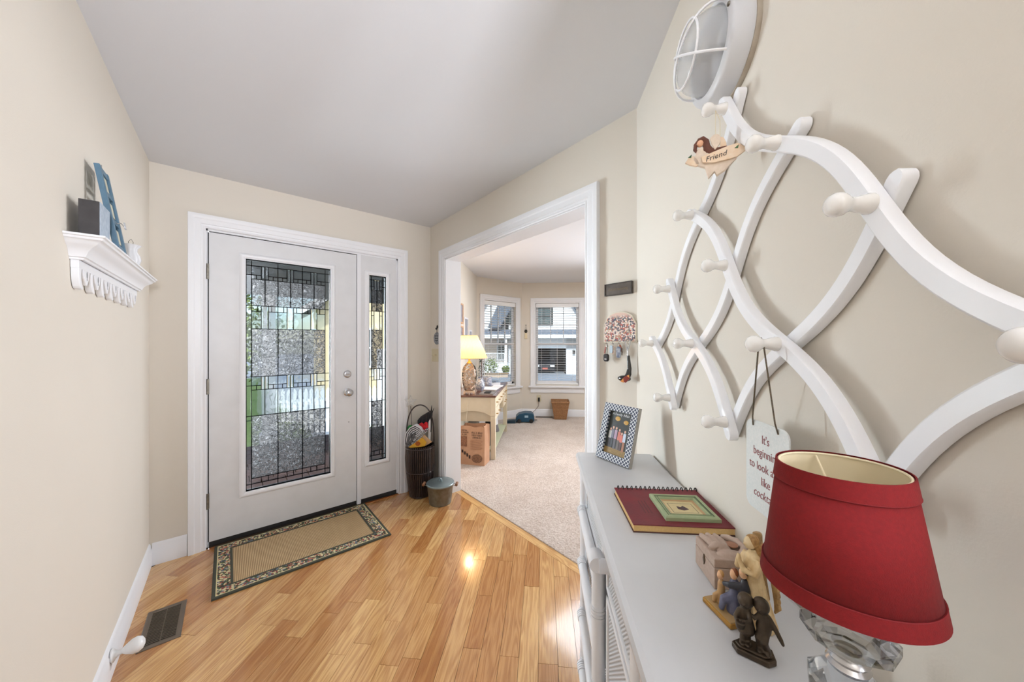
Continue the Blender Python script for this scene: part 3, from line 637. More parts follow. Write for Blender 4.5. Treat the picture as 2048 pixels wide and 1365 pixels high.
for x0, x1, z, yy in ((-1.33, -.945, .70, -.287), (-1.33, -.945, .50, -.287), (-1.33, -.945, .30, -.287), (-1.33, -.945, .10, -.287), (-.90, -.25, .40, -.272), (-1.33, -.25, .12, -.05)):
    obj('rail', B().tube([(x0, yy, z), (x1, yy, z)], .0155, 14), white, dr, smooth=True)
    wrap([((x0 + .005 + t, yy, z), (x0 + .011 + t, yy, z)) for t in (0, .009, .018, .027)])
for z in (.70, .50, .30, .10, .42, .62):
    x, y = (-.93, -.287) if z in (.42, .62) else (-1.345, -.272)
    wrap([((x, y, z - .016 + t * .009), (x, y, z - .010 + t * .009)) for t in range(4)])
def wovenm():
    m = mat('white_woven_rattan', (226, 227, 229), .5); n = m.node_tree; b = n.nodes['Principled BSDF']
    tc = n.nodes.new('ShaderNodeTexCoord'); mp = n.nodes.new('ShaderNodeVectorMath'); mp.operation = 'SCALE'; mp.inputs['Scale'].default_value = 1
    sx = n.nodes.new('ShaderNodeSeparateXYZ'); n.links.new(tc.outputs['Object'], sx.inputs[0])
    def s(out, f):
        a = n.nodes.new('ShaderNodeMath'); a.operation = 'MULTIPLY'; a.inputs[1].default_value = f; n.links.new(out, a.inputs[0])
        c = n.nodes.new('ShaderNodeMath'); c.operation = 'SINE'; n.links.new(a.outputs[0], c.inputs[0]); return c.outputs[0]
    p = n.nodes.new('ShaderNodeMath'); p.operation = 'MULTIPLY'; n.links.new(s(sx.outputs['X'], 620), p.inputs[0]); n.links.new(s(sx.outputs['Z'], 620), p.inputs[1])
    r = n.nodes.new('ShaderNodeMapRange'); r.inputs[1].default_value = -.8; r.inputs[2].default_value = -.2; n.links.new(p.outputs[0], r.inputs[0])
    mx = n.nodes.new('ShaderNodeMix'); mx.data_type = 'RGBA'; mx.inputs[6].default_value = lin((120, 120, 120)); mx.inputs[7].default_value = lin((228, 229, 231)); n.links.new(r.outputs[0], mx.inputs[0]); n.links.new(mx.outputs[2], b.inputs['Base Color'])
    u = n.nodes.new('ShaderNodeBump'); u.inputs['Strength'].default_value = 1; u.inputs['Distance'].default_value = .002; n.links.new(p.outputs[0], u.inputs['Height']); n.links.new(u.outputs[0], b.inputs['Normal']); return m
wov = wovenm()
def drawer(x0, x1, z0, z1, y=-.262):
    d = obj('drawer', B().box(x0, x1, y + .002, -.02, z0 + .004, z1 - .004), white, dr)
    obj('woven_panel', B().box(x0 + .012, x1 - .012, y - .004, y + .002, z0 + .012, z1 - .012), wov, d)
    f = B()
    for a, b_, c, e in ((x0, x1, z0, z0 + .014), (x0, x1, z1 - .014, z1), (x0, x0 + .014, z0, z1), (x1 - .014, x1, z0, z1)): f.box(a, b_, y - .010, y + .003, c, e)
    obj('drawer_frame', f, white, d, bevel=.004)
    return d
for x0, x1 in ((-1.322, -.955), (-.905, -.645), (-.595, -.275)):
    for z0, z1 in ((.70, .862), (.44, .685)): drawer(x0, x1, z0, z1)
kn = obj('drawer_pull', B().tube([(-.862, -.268, .785), (-.862, -.298, .785)], .017, 20).tube([(-.905, -.300, .785), (-.862, -.300, .785)], [.021, .019], 20), white, dr, smooth=True)
obj('lower_shelf', B().box(-1.335, -.255, -.262, -.03, .115, .13), wov, dr)
obj('back_panel', B().box(-1.335, -.255, -.02, -.012, .12, .87), dressw, dr)

# ------------------------------------------------------------------ on the dresser
ZT = .9035
# photo frame
fr = thing('photo_frame', 'navy lattice patterned photo frame leaning back at the far end of the dresser', 'picture frame', loc=T3(1.2755, .2615, ZT), rot=(R(-15), 0, R(-98.6)))
def lattice():
    m = mat('navy_lattice_print', (44, 54, 78), .5); n = m.node_tree; b = n.nodes['Principled BSDF']
    tc = n.nodes.new('ShaderNodeTexCoord'); sx = n.nodes.new('ShaderNodeSeparateXYZ'); n.links.new(tc.outputs['Object'], sx.inputs[0])
    outs = []
    for sg in (1, -1):
        a = n.nodes.new('ShaderNodeMath'); a.operation = 'MULTIPLY_ADD'; a.inputs[1].default_value = sg; n.links.new(sx.outputs['Z'], a.inputs[0]); n.links.new(sx.outputs['X'], a.inputs[2])
        f = n.nodes.new('ShaderNodeMath'); f.operation = 'PINGPONG'; f.inputs[1].default_value = .0072; n.links.new(a.outputs[0], f.inputs[0]); outs.append(f.outputs[0])
    mn = n.nodes.new('ShaderNodeMath'); mn.operation = 'MINIMUM'; n.links.new(outs[0], mn.inputs[0]); n.links.new(outs[1], mn.inputs[1])
    lt = n.nodes.new('ShaderNodeMath'); lt.operation = 'LESS_THAN'; lt.inputs[1].default_value = .00135; n.links.new(mn.outputs[0], lt.inputs[0])
    mx = n.nodes.new('ShaderNodeMix'); mx.data_type = 'RGBA'; mx.inputs[6].default_value = lin((44, 54, 78)); mx.inputs[7].default_value = lin((232, 234, 236)); n.links.new(lt.outputs[0], mx.inputs[0]); n.links.new(mx.outputs[2], b.inputs['Base Color']); return m
fx, fh = .0785, .210
obj('moulding', B().sweep([(0, 0), (0, -.016), (.026, -.016), (.026, 0)], lambda s: [(-fx + s, s), (-fx + s, fh - s), (fx - s, fh - s), (fx - s, s)], True), lattice(), fr)
obj('moulding_edge', B().sweep([(-.0006, .001), (-.0006, -.0155), (.0003, -.0155), (.0003, .001)], lambda s: [(-fx + s, s), (-fx + s, fh - s), (fx - s, fh - s), (fx - s, s)], True), mat('silver_grey_edge', (176, 172, 164), .4), fr)
obj('backing', B().box(-fx + .002, fx - .002, -.002, .003, .002, fh - .002), darkst, fr)
ph = obj('photo', B().box(-fx + .024, fx - .024, -.006, -.004, .024, fh - .024), mat('photo_dark_doorway', (58, 60, 58), .3, noisec=(40, (38, 44, 40), .8)), fr)
obj('photo_ground', B().box(-.054, .054, -.0064, -.006, .026, .048), mat('photo_straw', (170, 140, 84), .3, noisec=(160, (110, 86, 50), .8)), ph)
for x, z, r in ((-.012, .158, .012), (.028, .150, .011)): obj('photo_flowers', B().ball((x, -.0064, z), (r, .0005, r * .7), 12), mat('photo_yellow', (214, 168, 60), .4, noisec=(200, (160, 110, 30), .8)), ph)
for x, z, h_, ct, cb_ in ((-.036, .050, .070, (196, 196, 190), (60, 56, 60)), (-.024, .048, .080, (110, 108, 124), (40, 40, 46)), (-.010, .046, .082, (176, 150, 170), (96, 92, 98)), (.006, .046, .078, (200, 110, 90), (110, 96, 90)), (.018, .046, .066, (214, 120, 104), (90, 70, 70)), (.031, .044, .078, (200, 212, 228), (164, 110, 80))):
    obj('photo_figure', B().box(x - .006, x + .006, -.0066, -.0062, z + h_ * .45, z + h_ * .85), mat('photo_c%d%d' % ct[:2], ct, .4), ph)
    obj('photo_figure', B().box(x - .005, x + .005, -.0066, -.0062, z, z + h_ * .45), mat('photo_c%d%d' % cb_[:2], cb_, .4), ph)
    obj('photo_figure', B().ball((x, -.0064, z + h_ * .93), (.0042, .0004, .0052), 10), mat('photo_skin', (214, 170, 146), .4), ph)
text('photo_title', 'A Family Affair', .0135, mat('photo_white', (226, 228, 230), .4), ph, (0, -.0066, .174))

# notebook
nb = thing('spiral_notebook', 'red covered spiral notebook lying flat on the dresser', 'notebook', loc=T3(.910, .327, ZT), rz=R(-134.2))
redc = mat('red_leatherette', (128, 34, 44), .55, noisec=(24, (104, 40, 50), .8), bump=(120, .2, .001))
obj('back_cover', B().box(-.099, .101, -.119, .119, 0, .0022), mat('brown_board', (92, 58, 50), .7), nb)
obj('page_block', B().box(-.094, .099, -.117, .117, .0022, .0165), mat('page_edges', (226, 190, 128), .8, noisec=(300, (206, 168, 104), .6)), nb)
cv = obj('front_cover', B().box(-.099, .101, -.119, .119, .0165, .0190), redc, nb, bevel=.0006)
wr = mat('black_wire', (30, 28, 28), .35, metal=.6)
for i in range(18):
    y = -.108 + i * .0127
    obj('wire_loop', B().tube([(-.096 - .0090 * math.cos(a) - .001, y + .0008 * math.sin(a), .0118 + .0135 * math.sin(a)) for a in [2 * PI * j / 14 for j in range(15)]], .0014, 6), wr, nb, smooth=True)
for i in range(3): obj('embossed_line', B().box(-.02 - i * .0 + .0, .045, -.075 + i * .008, -.073 + i * .008, .0190, .01915), mat('dark_emboss', (84, 20, 30), .5), cv)

# small green frame on the notebook
gf = thing('green_frame', 'small green wooden picture frame lying face up on the red notebook', 'picture frame', loc=T3(.8915, .3525, ZT + .0192), rz=R(-134.5))
sage = mat('sage_paint', (150, 168, 128), .55, noisec=(60, (190, 190, 150), .5))
gxh, gyh = .0625, .063
def hsweep(name, prof, hx, hy, m, par):
    cols = [[(-hx + s, -hy + s, z), (-hx + s, hy - s, z), (hx - s, hy - s, z), (hx - s, -hy + s, z)] for s, z in prof]
    rs = [[c[i] for c in cols] for i in range(4)]; rs.append(rs[0])
    return obj(name, B().rings(rs, cap0=False, cap1=False), m, par)
hsweep('moulding', [(0, 0), (0, .008), (.003, .0105), (.008, .011), (.010, .0085), (.013, .0085), (.015, .0105), (.019, .0095), (.021, .005), (.021, 0)], gxh, gyh, sage, gf)
hsweep('dark_groove', [(.0095, .0080), (.0095, .0094), (.0115, .0094), (.0115, .0080)], gxh, gyh, mat('dark_green_glaze', (74, 96, 62), .5), gf)
hsweep('dark_groove', [(.0148, .0080), (.0148, .0108), (.0160, .0108), (.0160, .0080)], gxh, gyh, mat('dark_green_glaze', (74, 96, 62), .5), gf)
hsweep('inner_lip', [(.021, 0), (.021, .0045), (.026, .0035), (.026, 0)], gxh, gyh, mat('tan_lip', (196, 158, 118), .6), gf)
pr_ = obj('print', B().box(-.037, .037, -.0375, .0375, .0005, .0025), mat('aged_print', (222, 206, 160), .7, noisec=(50, (206, 186, 136), .6)), gf)
dk = mat('dark_ink', (50, 54, 60), .6)
for a, b_, c, d in ((-.024, .024, -.030, -.029), (-.024, .024, .029, .030), (-.024, -.0235, -.03, .03), (.0235, .024, -.03, .03)): obj('print_rule', B().box(a, b_, c, d, .0025, .0027), dk, pr_)
obj('printed_ship', B().prism([(-.009, -.012), (.006, -.013), (.012, .0), (.006, .013), (-.002, .010), (-.012, .004), (-.004, -.003)], .0025, .0028, 'z'), mat('plum_ink', (84, 62, 64), .6), pr_)

# stone box with carved hands
bx = thing('carved_hand_box', 'small stone coloured box with a carved pair of hands on the lid', 'box', loc=T3(.672, .3455, ZT), rz=R(-135))
stone = mat('taupe_stone', (190, 168, 152), .75, noisec=(120, (168, 144, 128), .6), bump=(200, .35, .001))
obj('body', B().box(-.038, .038, -.040, .040, 0, .037), stone, bx, bevel=.0015)
ld = obj('lid', B().box(-.038, .038, -.040, .040, .0378, .054), stone, bx, bevel=.002)
hb = B()
for i, (y, x1) in enumerate(((-.031, -.034), (-.018, -.037), (-.005, -.035))):
    hb.tube([(.010, y * .7, .057), (-.010, y * .9, .0625), (x1, y, .059)], [.0070, .0064, .0052], 12)
hb.tube([(.022, .014, .057), (.010, .026, .062), (-.006, .024, .0635), (-.024, .014, .0625), (-.034, .008, .058)], [.0060, .0062, .0060, .0058, .0045], 12)
hb.tube([(.008, -.034, .057), (.004, -.020, .064), (.006, -.004, .062)], [.005, .0056, .005], 12)
hb.ball((.022, -.004, .054), (.014, .026, .009))
fused('carved_hands', hb, stone, bx, .0013, 3, loc=(0, 0, -.0025))
obj('shell_disc', B().lathe([(.001, 0), (.010, 0), (.0105, .002), (.001, .003)], 22, Matrix.Translation((.002, .008, .060))), mat('copper_shell', (160, 110, 82), .35, metal=.3), bx, smooth=True)
obj('clasp', B().prism([(-.004, .030), (0, .040), (.004, .030), (0, .020)], -.0415, -.040), mat('bronze_clasp', (96, 76, 52), .4, metal=.7), bx)

def figure(b, x, y, z, h, arms=None, skirt=1.0, lean=0, yaw=0):
    """rough draped figure of height h standing at (x,y,z)"""
    M = Matrix.Translation((x, y, z)) @ Matrix.Rotation(yaw, 4, 'Z') @ Matrix.Rotation(lean, 4, 'X')
    b.lathe([(.19 * h * skirt, 0), (.15 * h * skirt, .2 * h), (.105 * h, .5 * h), (.12 * h, .68 * h), (.09 * h, .78 * h), (.045 * h, .82 * h), (.04 * h, .86 * h)], 14, M, sy=.75)
    return M
# praying angel
aw = thing('praying_angel_figurine', 'tall ivory figurine of a praying winged angel in front of the red lamp', 'figurine', loc=T3(.562, .3275, ZT), rz=R(-128))
aw.scale = (1.05, 1.05, 1.05)
iv = ivory('aged_ivory', (236, 212, 164), (190, 152, 98), 70)
b = B()
prof = [(.0225, 0, .012), (.0205, .018, .009), (.0165, .05, .004), (.0132, .075, .001), (.0142, .090, 0), (.0122, .101, 0), (.006, .108, 0), (.0055, .112, 0)]
b.rings([[(r_ * .95 * math.cos(2 * PI * k / 16), yo + r_ * .85 * math.sin(2 * PI * k / 16), z) for k in range(16)] for r_, z, yo in prof])
for i in range(14):
    a = 2 * PI * i / 14; b.tube([(.0208 * math.cos(a), .012 + .0185 * math.sin(a), .001), (.0155 * math.cos(a), .004 + .0138 * math.sin(a), .045), (.0122 * math.cos(a), .001 + .010 * math.sin(a), .08)], [.0034, .0024, .0010], 6)
for s in (1, -1): b.tube([(s * .012, .002, .100), (s * .015, -.008, .082), (s * .006, -.018, .085), (s * .0018, -.021, .097), (s * .001, -.021, .106)], [.0065, .006, .0048, .003, .0016], 8)
fused('robe', b, iv, aw, .0013, 2)
b = B().ball((0, -.004, .1215), (.0075, .0085, .0095)).ball((0, -.0125, .1205), .0015); fused('head', b, ivory('pale_ivory', (232, 210, 168), (196, 160, 106), 90), aw, .0009, 1)
b = B().ball((0, .0, .124), (.0092, .0092, .0095)).tube([(0, .007, .120), (0, .010, .108), (0, .009, .096)], [.008, .0085, .004], 10); fused('hair', b, ivory('hair_ivory', (192, 148, 88), (128, 88, 44), 260), aw, .0011, 0)
for s in (1, -1):
    w = B()
    for i in range(9):
        a = i / 8; w.tube([(s * (.006 + .003 * a), .012 + .0012 * i, .116 - .004 * i), (s * (.017 - .0008 * i), .021 + .0012 * i, .110 - .010 * i), (s * (.012 - .0006 * i), .025 + .0004 * i, .078 - .0072 * i)], [.0034, .0046, .0014], 6)
    w.tube([(s * .005, .011, .104), (s * .012, .016, .128), (s * .018, .022, .124), (s * .018, .026, .095), (s * .015, .028, .06)], [.0045, .006, .006, .005, .003], 8)
    fused('wing', w, ivory('wing_ivory', (200, 164, 108), (140, 102, 60), 160), aw, .0012, 1)

# family figurine on gilded base
ff = thing('family_figurine', 'painted figurine of seated figures on a gold edged base beside the stone box', 'figurine', loc=T3(.580, .300, ZT), rz=R(-120))
ff.scale = (1, 1, 1.35)
obj('base', B().box(-.030, .030, -.022, .022, 0, .006), mat('gilded_edge', (176, 128, 52), .45, metal=.3, bump=(400, .5, .001)), ff, bevel=.0015)
obj('base_top', B().box(-.028, .028, -.020, .020, .006, .0072), mat('tan_base', (178, 146, 98), .6), ff)
blue = mat('dusty_blue_glaze', (112, 116, 140), .4, noisec=(120, (80, 76, 96), .8)); dkb = mat('dark_coat_glaze', (46, 46, 54), .35); tan = mat('tan_glaze', (186, 146, 96), .4); flesh = mat('doll_flesh', (226, 178, 136), .5)
b = B().lathe([(.012, .007), (.011, .018), (.008, .03), (.0075, .042), (.003, .047)], 14, Matrix.Translation((.010, .004, 0))).tube([(.010, .0, .026), (.004, -.012, .02), (.002, -.014, .008)], [.007, .006, .004], 8); fused('mother_dress', b, blue, ff, .0012, 2)
b = B().lathe([(.008, .007), (.009, .022), (.0085, .042), (.0035, .053)], 14, Matrix.Translation((.024, .008, 0))).tube([(.024, .004, .044), (.010, -.006, .040), (-.002, -.006, .036)], [.005, .004, .003], 8); fused('father_coat', b, dkb, ff, .0012, 2)
fused('child_clothes', B().lathe([(.007, .007), (.006, .02), (.0055, .032), (.0025, .037)], 12, Matrix.Translation((-.010, -.003, 0))).tube([(-.010, -.004, .02), (-.014, -.012, .015), (-.015, -.013, .007)], [.004, .004, .003], 8), tan, ff, .0012, 2)
fused('seat', B().box(-.004, .026, .006, .020, .007, .026), mat('mustard_glaze', (196, 140, 44), .45), ff, .0013, 2)
for (x, y, z, r, m) in ((.010, .002, .052, .0056, mat('auburn_glaze', (140, 80, 48), .45)), (.024, .006, .060, .0058, mat('dark_brown_glaze', (70, 48, 36), .45)), (-.010, -.005, .0415, .0048, mat('straw_glaze', (198, 150, 92), .45))):
    h_ = fused('head', B().ball((x, y, z), (r, r, r * 1.15)).ball((x, y - r, z - .0006), .001), flesh, ff, .0008, 1)
    fused('hair', B().ball((x, y + r * .25, z + r * .28), (r * 1.08, r * 1.02, r * 1.0)), m, h_, .0008, 1)

# bronze children
bc = thing('bronze_children_figurine', 'dark bronze figurine of two children side by side on a rocky base', 'figurine', loc=T3(.508, .298, ZT), rz=R(-80))
brz = mat('dark_bronze', (62, 52, 42), .4, metal=.5, noisec=(60, (96, 80, 62), .6), bump=(140, .25, .001))
obj('base', B().prism([(-.026, -.006), (-.018, -.016), (.018, -.015), (.026, -.004), (.020, .014), (-.014, .014)], 0, .008, 'z').prism([(-.022, -.006), (-.015, -.013), (.014, -.012), (.022, -.004), (.016, .011), (-.012, .011)], .008, .011, 'z'), brz, bc, bevel=.002)
b = B()   # girl
b.tube([(-.013, .0, .010), (-.012, .0, .030)], [.0042, .0048], 10).tube([(-.007, .002, .010), (-.008, .001, .030)], [.004, .0046], 10).ball((-.013, -.004, .0115), (.004, .007, .003)).ball((-.006, -.003, .0115), (.004, .007, .003))
b.lathe([(.0105, .026), (.0125, .031), (.0098, .042), (.0075, .052), (.0065, .060), (.003, .064)], 14, Matrix.Translation((-.010, .001, 0)))
b.tube([(-.016, -.001, .057), (-.021, -.007, .047), (-.018, -.014, .044), (-.012, -.015, .050)], [.0036, .0034, .003, .0026], 8).tube([(-.005, -.002, .057), (-.004, -.010, .050), (-.010, -.015, .050)], [.0034, .003, .0026], 8)
b.ball((-.010, -.001, .0715), (.0095, .0098, .0098)).ball((-.010, .004, .069), (.0105, .009, .0105)).ball((-.010, -.0115, .070), .0015)
fused('girl', b, brz, bc, .0012, 2)
b = B()   # boy
b.tube([(.008, .002, .010), (.005, -.002, .028), (.009, .003, .040)], [.0042, .0045, .0055], 10).tube([(.016, .002, .010), (.012, -.006, .026), (.014, .003, .040)], [.0042, .005, .0055], 10).ball((.007, -.003, .0115), (.004, .007, .003)).ball((.016, -.003, .0115), (.004, .007, .003))
b.lathe([(.009, .036), (.0095, .042), (.0075, .052), (.007, .060), (.003, .064)], 14, Matrix.Translation((.011, .003, 0)))
b.tube([(.016, .004, .058), (.023, .002, .048), (.030, .0, .036), (.033, -.001, .030)], [.0036, .0034, .003, .002], 8).tube([(.006, .001, .058), (.0, -.003, .052), (-.003, -.002, .056)], [.0035, .003, .0025], 8)
b.ball((.009, .000, .0715), (.0095, .0098, .0095)).ball((.008, .005, .0705), (.0102, .009, .0102)).ball((.007, -.0105, .070), .0015)
fused('boy', b, brz, bc, .0012, 2)
fused('basket', B().lathe([(.005, .041), (.0065, .049), (.0055, .050), (.001, .048)], 12, Matrix.Translation((-.014, -.018, 0))), brz, bc, .001, 1)

# red lamp
LX, LY = .4664, .0439
lp = thing('table_lamp', 'small table lamp with a red fabric shade and faceted crystal base', 'lamp', loc=(LX, LY, ZT))
zt, zb, rt_, rb_ = 1.2051 - ZT, 1.0723 - ZT, .0556, .0735
sh = obj('shade', B().lathe([(rb_, zb), (rt_, zt)], 64, cap=False), redm, lp, smooth=True, rot=(R(-1.3), 0, 0))
so = sh.modifiers.new('t', 'SOLIDIFY'); so.thickness = .0012; so.offset = -1
L_ = lambda t, o=0: (rb_ + (rt_ - rb_) * t + o, zb + (zt - zb) * t)
obj('shade_lining', B().lathe([L_(.01, -.0016), L_(.99, -.0016)], 64, cap=False), cream, sh, smooth=True)
for t0, t1 in ((-.012, .12), (.86, 1.012)):
    k = obj('shade_band', B().lathe([L_(t0, .0002), L_(t0, .0016), L_(t1, .0016), L_(t1, .0002)], 64, cap=False), redm, sh, smooth=True)
obj('shade_seam', B().tube([(L_(t, .0014)[0] * math.cos(R(-62)), L_(t, .0014)[0] * math.sin(R(-62)), L_(t)[1]) for t in (.1, .5, .9)], .0009, 6), mat('dark_red_thread', (120, 10, 16), .8), sh)
for t in (.118, .862): obj('shade_piping', B().tube([((L_(t, .0012)[0]) * math.cos(a), (L_(t, .0012)[0]) * math.sin(a), L_(t)[1]) for a in [2 * PI * i / 64 for i in range(65)]], .0007, 5), mat('dark_red_thread', (70, 4, 8), .8), sh)
sp = B()
for a in (R(30), R(150), R(270)): sp.tube([(.0, 0, zt - .03), (rt_ * .5 * math.cos(a), rt_ * .5 * math.sin(a), zt - .025), (rt_ * .95 * math.cos(a), rt_ * .95 * math.sin(a), zt - .004)], .0012, 6)
sp.tube([(rt_ * .97 * math.cos(a), rt_ * .97 * math.sin(a), zt - .001) for a in [2 * PI * i / 40 for i in range(41)]], .0014, 6)
obj('spider', sp, cream, sh, smooth=True)
obj('socket', B().tube([(0, 0, .15), (0, 0, .21)], .010, 16), chrome, lp, smooth=True)
obj('bulb', B().lathe([(.006, .185), (.009, .195), (.011, .205), (.009, .215), (.001, .220)], 18), mat('bulb_glass', (214, 214, 212), .25), lp, smooth=True)
cry = glassm('crystal', (244, 246, 248), (6, .1, .01), .45)
def facet(r1, z0, z1, z2, z3, r0, r3, n=8): return B().lathe([(r0, z0), (r1, z1), (r1, z2), (r3, z3)], n)
obj('crystal', facet(.041, .100, .114, .124, .136, .022, .024), cry, lp, rot=(0, 0, R(12)))
obj('metal_collar', B().lathe([(.010, .078), (.017, .080), (.019, .084), (.016, .088), (.0185, .092), (.016, .097), (.010, .101)], 32), chrome, lp, smooth=True)
obj('crystal', facet(.036, .030, .048, .062, .079, .020, .016), cry, lp, rot=(0, 0, R(35)))
obj('metal_collar', B().lathe([(.010, .018), (.017, .021), (.019, .025), (.010, .031)], 32), chrome, lp, smooth=True)
obj('stem', B().tube([(0, 0, .13), (0, 0, .152)], .006, 12), chrome, lp, smooth=True)
for ch in lp.children: ch.scale = (.883,) * 3; ch.location.z += .0517
obj('crystal_foot', B().lathe([(.042, 0), (.042, .010), (.032, .018), (.012, .020)], 8), cry, lp)
obj('crystal', facet(.026, .021, .034, .046, .062, .014, .014), cry, lp)

# ------------------------------------------------------------------ left wall shelf with its things
sf = thing('wall_shelf', 'white crown moulded wall shelf with a scalloped lower edge on the left wall', 'shelf', **FL)
x0, x1 = 1.665, 2.50
CR = [(0, 1.675), (.060, 1.675), (.060, 1.669), (.055, 1.667), (.053, 1.661), (.048, 1.659), (.044, 1.652), (.036, 1.645), (.026, 1.638), (.018, 1.628), (.014, 1.618), (.012, 1.611), (.007, 1.609), (.006, 1.603), (0, 1.603)]
e0 = .022
b = B(); cols = []
for e, z in CR:
    cols.append([(x0 - e, 0, z), (x0 - e, -e0 - e, z), (x1 + e, -e0 - e, z), (x1 + e, 0, z)])
b.rings([[c[i] for c in cols] for i in range(4)]); obj('crown_moulding', b, white, sf, smooth=True)
pts = [(x0, 1.606)]; n = 7; pw = (x1 - x0) / n
for i in range(n):
    a = x0 + i * pw
    for t, z in ((.0, 1.555), (.04, 1.540), (.10, 1.522), (.20, 1.514), (.30, 1.518), (.33, 1.530), (.30, 1.552), (.32, 1.566), (.45, 1.575), (.58, 1.570), (.62, 1.545), (.66, 1.530), (.70, 1.528), (.74, 1.540), (.80, 1.565), (.9, 1.578)): pts.append((a + t * pw, z))
pts += [(x1, 1.56), (x1, 1.606)]
# scalloped plate: one curved finger per bay, pointed piece with painted piercing between
pb_ = B(); pb_.box(x0, x1, -.018, -.001, 1.578, 1.606)
obj('plate', pb_, white, sf)
for i in range(n):
    a = x0 + i * pw
    f = B(); L1 = []; R1 = []
    for j in range(15):
        t = j / 14; z = 1.579 - .066 * t; c = a + .014 + .010 * math.sin(PI * t) * -.6 + .020 * t * t
        wd = .0135 * (1 - .25 * math.sin(PI * t)) if t < .86 else .0125 * math.sqrt(max(0.02, 1 - ((t - .86) / .14) ** 2))
        L1.append((c - wd, z)); R1.append((c + wd, z))
    f.prism(L1 + R1[::-1], -.018, -.001); obj('scallop', f, white, sf, bevel=.002)
    g = B().prism([(a + .038, 1.579), (a + .041, 1.566), (a + .050, 1.552), (a + .062, 1.543), (a + .072, 1.533), (a + .080, 1.531), (a + .088, 1.543), (a + .098, 1.556), (a + .103, 1.568), (a + .105, 1.579)], -.018, -.001)
    obj('scallop_point', g, white, sf, bevel=.002)
    obj('piercing_shade', B().ball((a + .076, -.0182, 1.566), (.006, .0006, .012), 10).ball((a + .076, -.0182, 1.552), (.003, .0006, .005), 8), mat('shadowed_piercing', (150, 150, 152), .8), sf)  # grey lumps carry the shade of holes that are not cut
zs = 1.6755
wb = thing('wooden_block_sign', 'black and blue-grey wooden block standing on the near end of the wall shelf', 'decoration', loc=(-.3405, 1.642, zs), rz=R(90))
obj('block', B().box(0, .110, -.0215, .0205, 0, .113), mat('black_stained_wood', (62, 58, 58), .6, noisec=(30, (40, 38, 38), .8)), wb, bevel=.001)
obj('front_panel', B().box(.002, .109, -.0235, -.0217, .001, .112), mat('blue_grey_print', (150, 168, 186), .6, noisec=(60, (196, 206, 216), .8)), wb)
bf = thing('blue_ladder_frame', 'tall slatted blue photo holder leaning on the wall above the shelf', 'photo holder', loc=(-.312, 1.80, zs), rot=(R(-9), 0, R(90)))
bl_ = mat('teal_blue_paint', (88, 124, 146), .5, noisec=(40, (70, 100, 122), .7))
for xx in (.0, .098): obj('rail', B().box(xx, xx + .020, -.008, .006, 0, .290), bl_, bf, bevel=.001)
for z, h_ in ((.0, .02), (.095, .018), (.19, .018), (.268, .022)): obj('crosspiece', B().box(.02, .098, -.006, .004, z, z + h_), bl_, bf, bevel=.001)
for z in (.03, .125, .215): obj('photo_card', B().box(.025, .093, -.002, .001, z, z + .05), mat('photo_card_pale', (206, 204, 182), .5), bf)
obj('wire_clip', B().tube([(.055, -.008, .10), (.075, -.016, .108), (.105, -.018, .104), (.12, -.012, .118)], .0012, 6).box(.108, .118, -.022, -.018, .095, .120), chrome, bf)
obj('hanging_loop', B().tube([(.05, 0, .288), (.056, -.004, .305), (.062, 0, .288)], .0012, 6), chrome, bf)
vs = thing('white_vase', 'small fluted white ceramic vase at the far end of the wall shelf', 'vase', loc=(-.340, 2.19, zs))
vb = B(); prof = [(.018, 0), (.028, .012), (.033, .03), (.030, .048), (.021, .066), (.022, .078), (.034, .095), (.032, .094), (.019, .078), (.017, .066), (.02, .02), (.001, .012)]
rs = []
for r, z in prof: rs.append([(r * (1 + .06 * math.cos(8 * t)) * math.cos(t), r * (1 + .06 * math.cos(8 * t)) * math.sin(t), z) for t in [2 * PI * j / 48 for j in range(48)]])
vb.rings(rs); obj('body', vb, mat('white_glaze', (226, 227, 230), .2, coat=.5), vs, smooth=True)
obj('wire_hanger', B().tube([(-.006, 0, .085), (-.004, 0, .11), (.004, 0, .122), (.010, 0, .108), (.008, 0, .085)], .001, 6), steel, vs)

# ------------------------------------------------------------------ door stop, floor vent, mat
ds = thing('door_stop', 'white rounded door stop fixed to the left baseboard', 'door stop', loc=(-.369, 2.06, .092), rot=(0, R(84), 0))
ds.scale = (1.25, 1.25, 1.1)
obj('body', B().lathe([(.020, 0), (.021, .004), (.014, .010), (.008, .016), (.0075, .026), (.014, .036), (.022, .052), (.0235, .066), (.018, .078), (.008, .084), (.001, .085)], 28), mat('white_plastic', (234, 235, 236), .3), ds, smooth=True)
fv = thing('floor_vent', 'brown metal floor register in the oak floor near the left wall', 'vent', loc=(-.2485, 2.30, 0))
vm = mat('brown_enamel', (112, 100, 88), .4, metal=.3)
hsweep('rim', [(0, 0), (0, .002), (.004, .0045), (.018, .0045), (.020, .002), (.020, 0)], .0700, .145, vm, fv)
obj('well', B().box(-.052, .052, -.127, .127, .0002, .0006), black, fv)
for i in range(22):
    y = -.121 + i * .0115; obj('louver', B().box(-.051, .051, -.0016, .0016, .0006, .0038), vm, fv, loc=(0, y, 0), rot=(R(18), 0, 0)) if i == 0 else None
    if i:
        c = [o for o in fv.children if o.name.startswith('louver')][0].copy(); COL.objects.link(c); c.location.y = y
obj('centre_bar', B().box(-.0012, .0012, -.127, .127, .001, .0036), vm, fv)

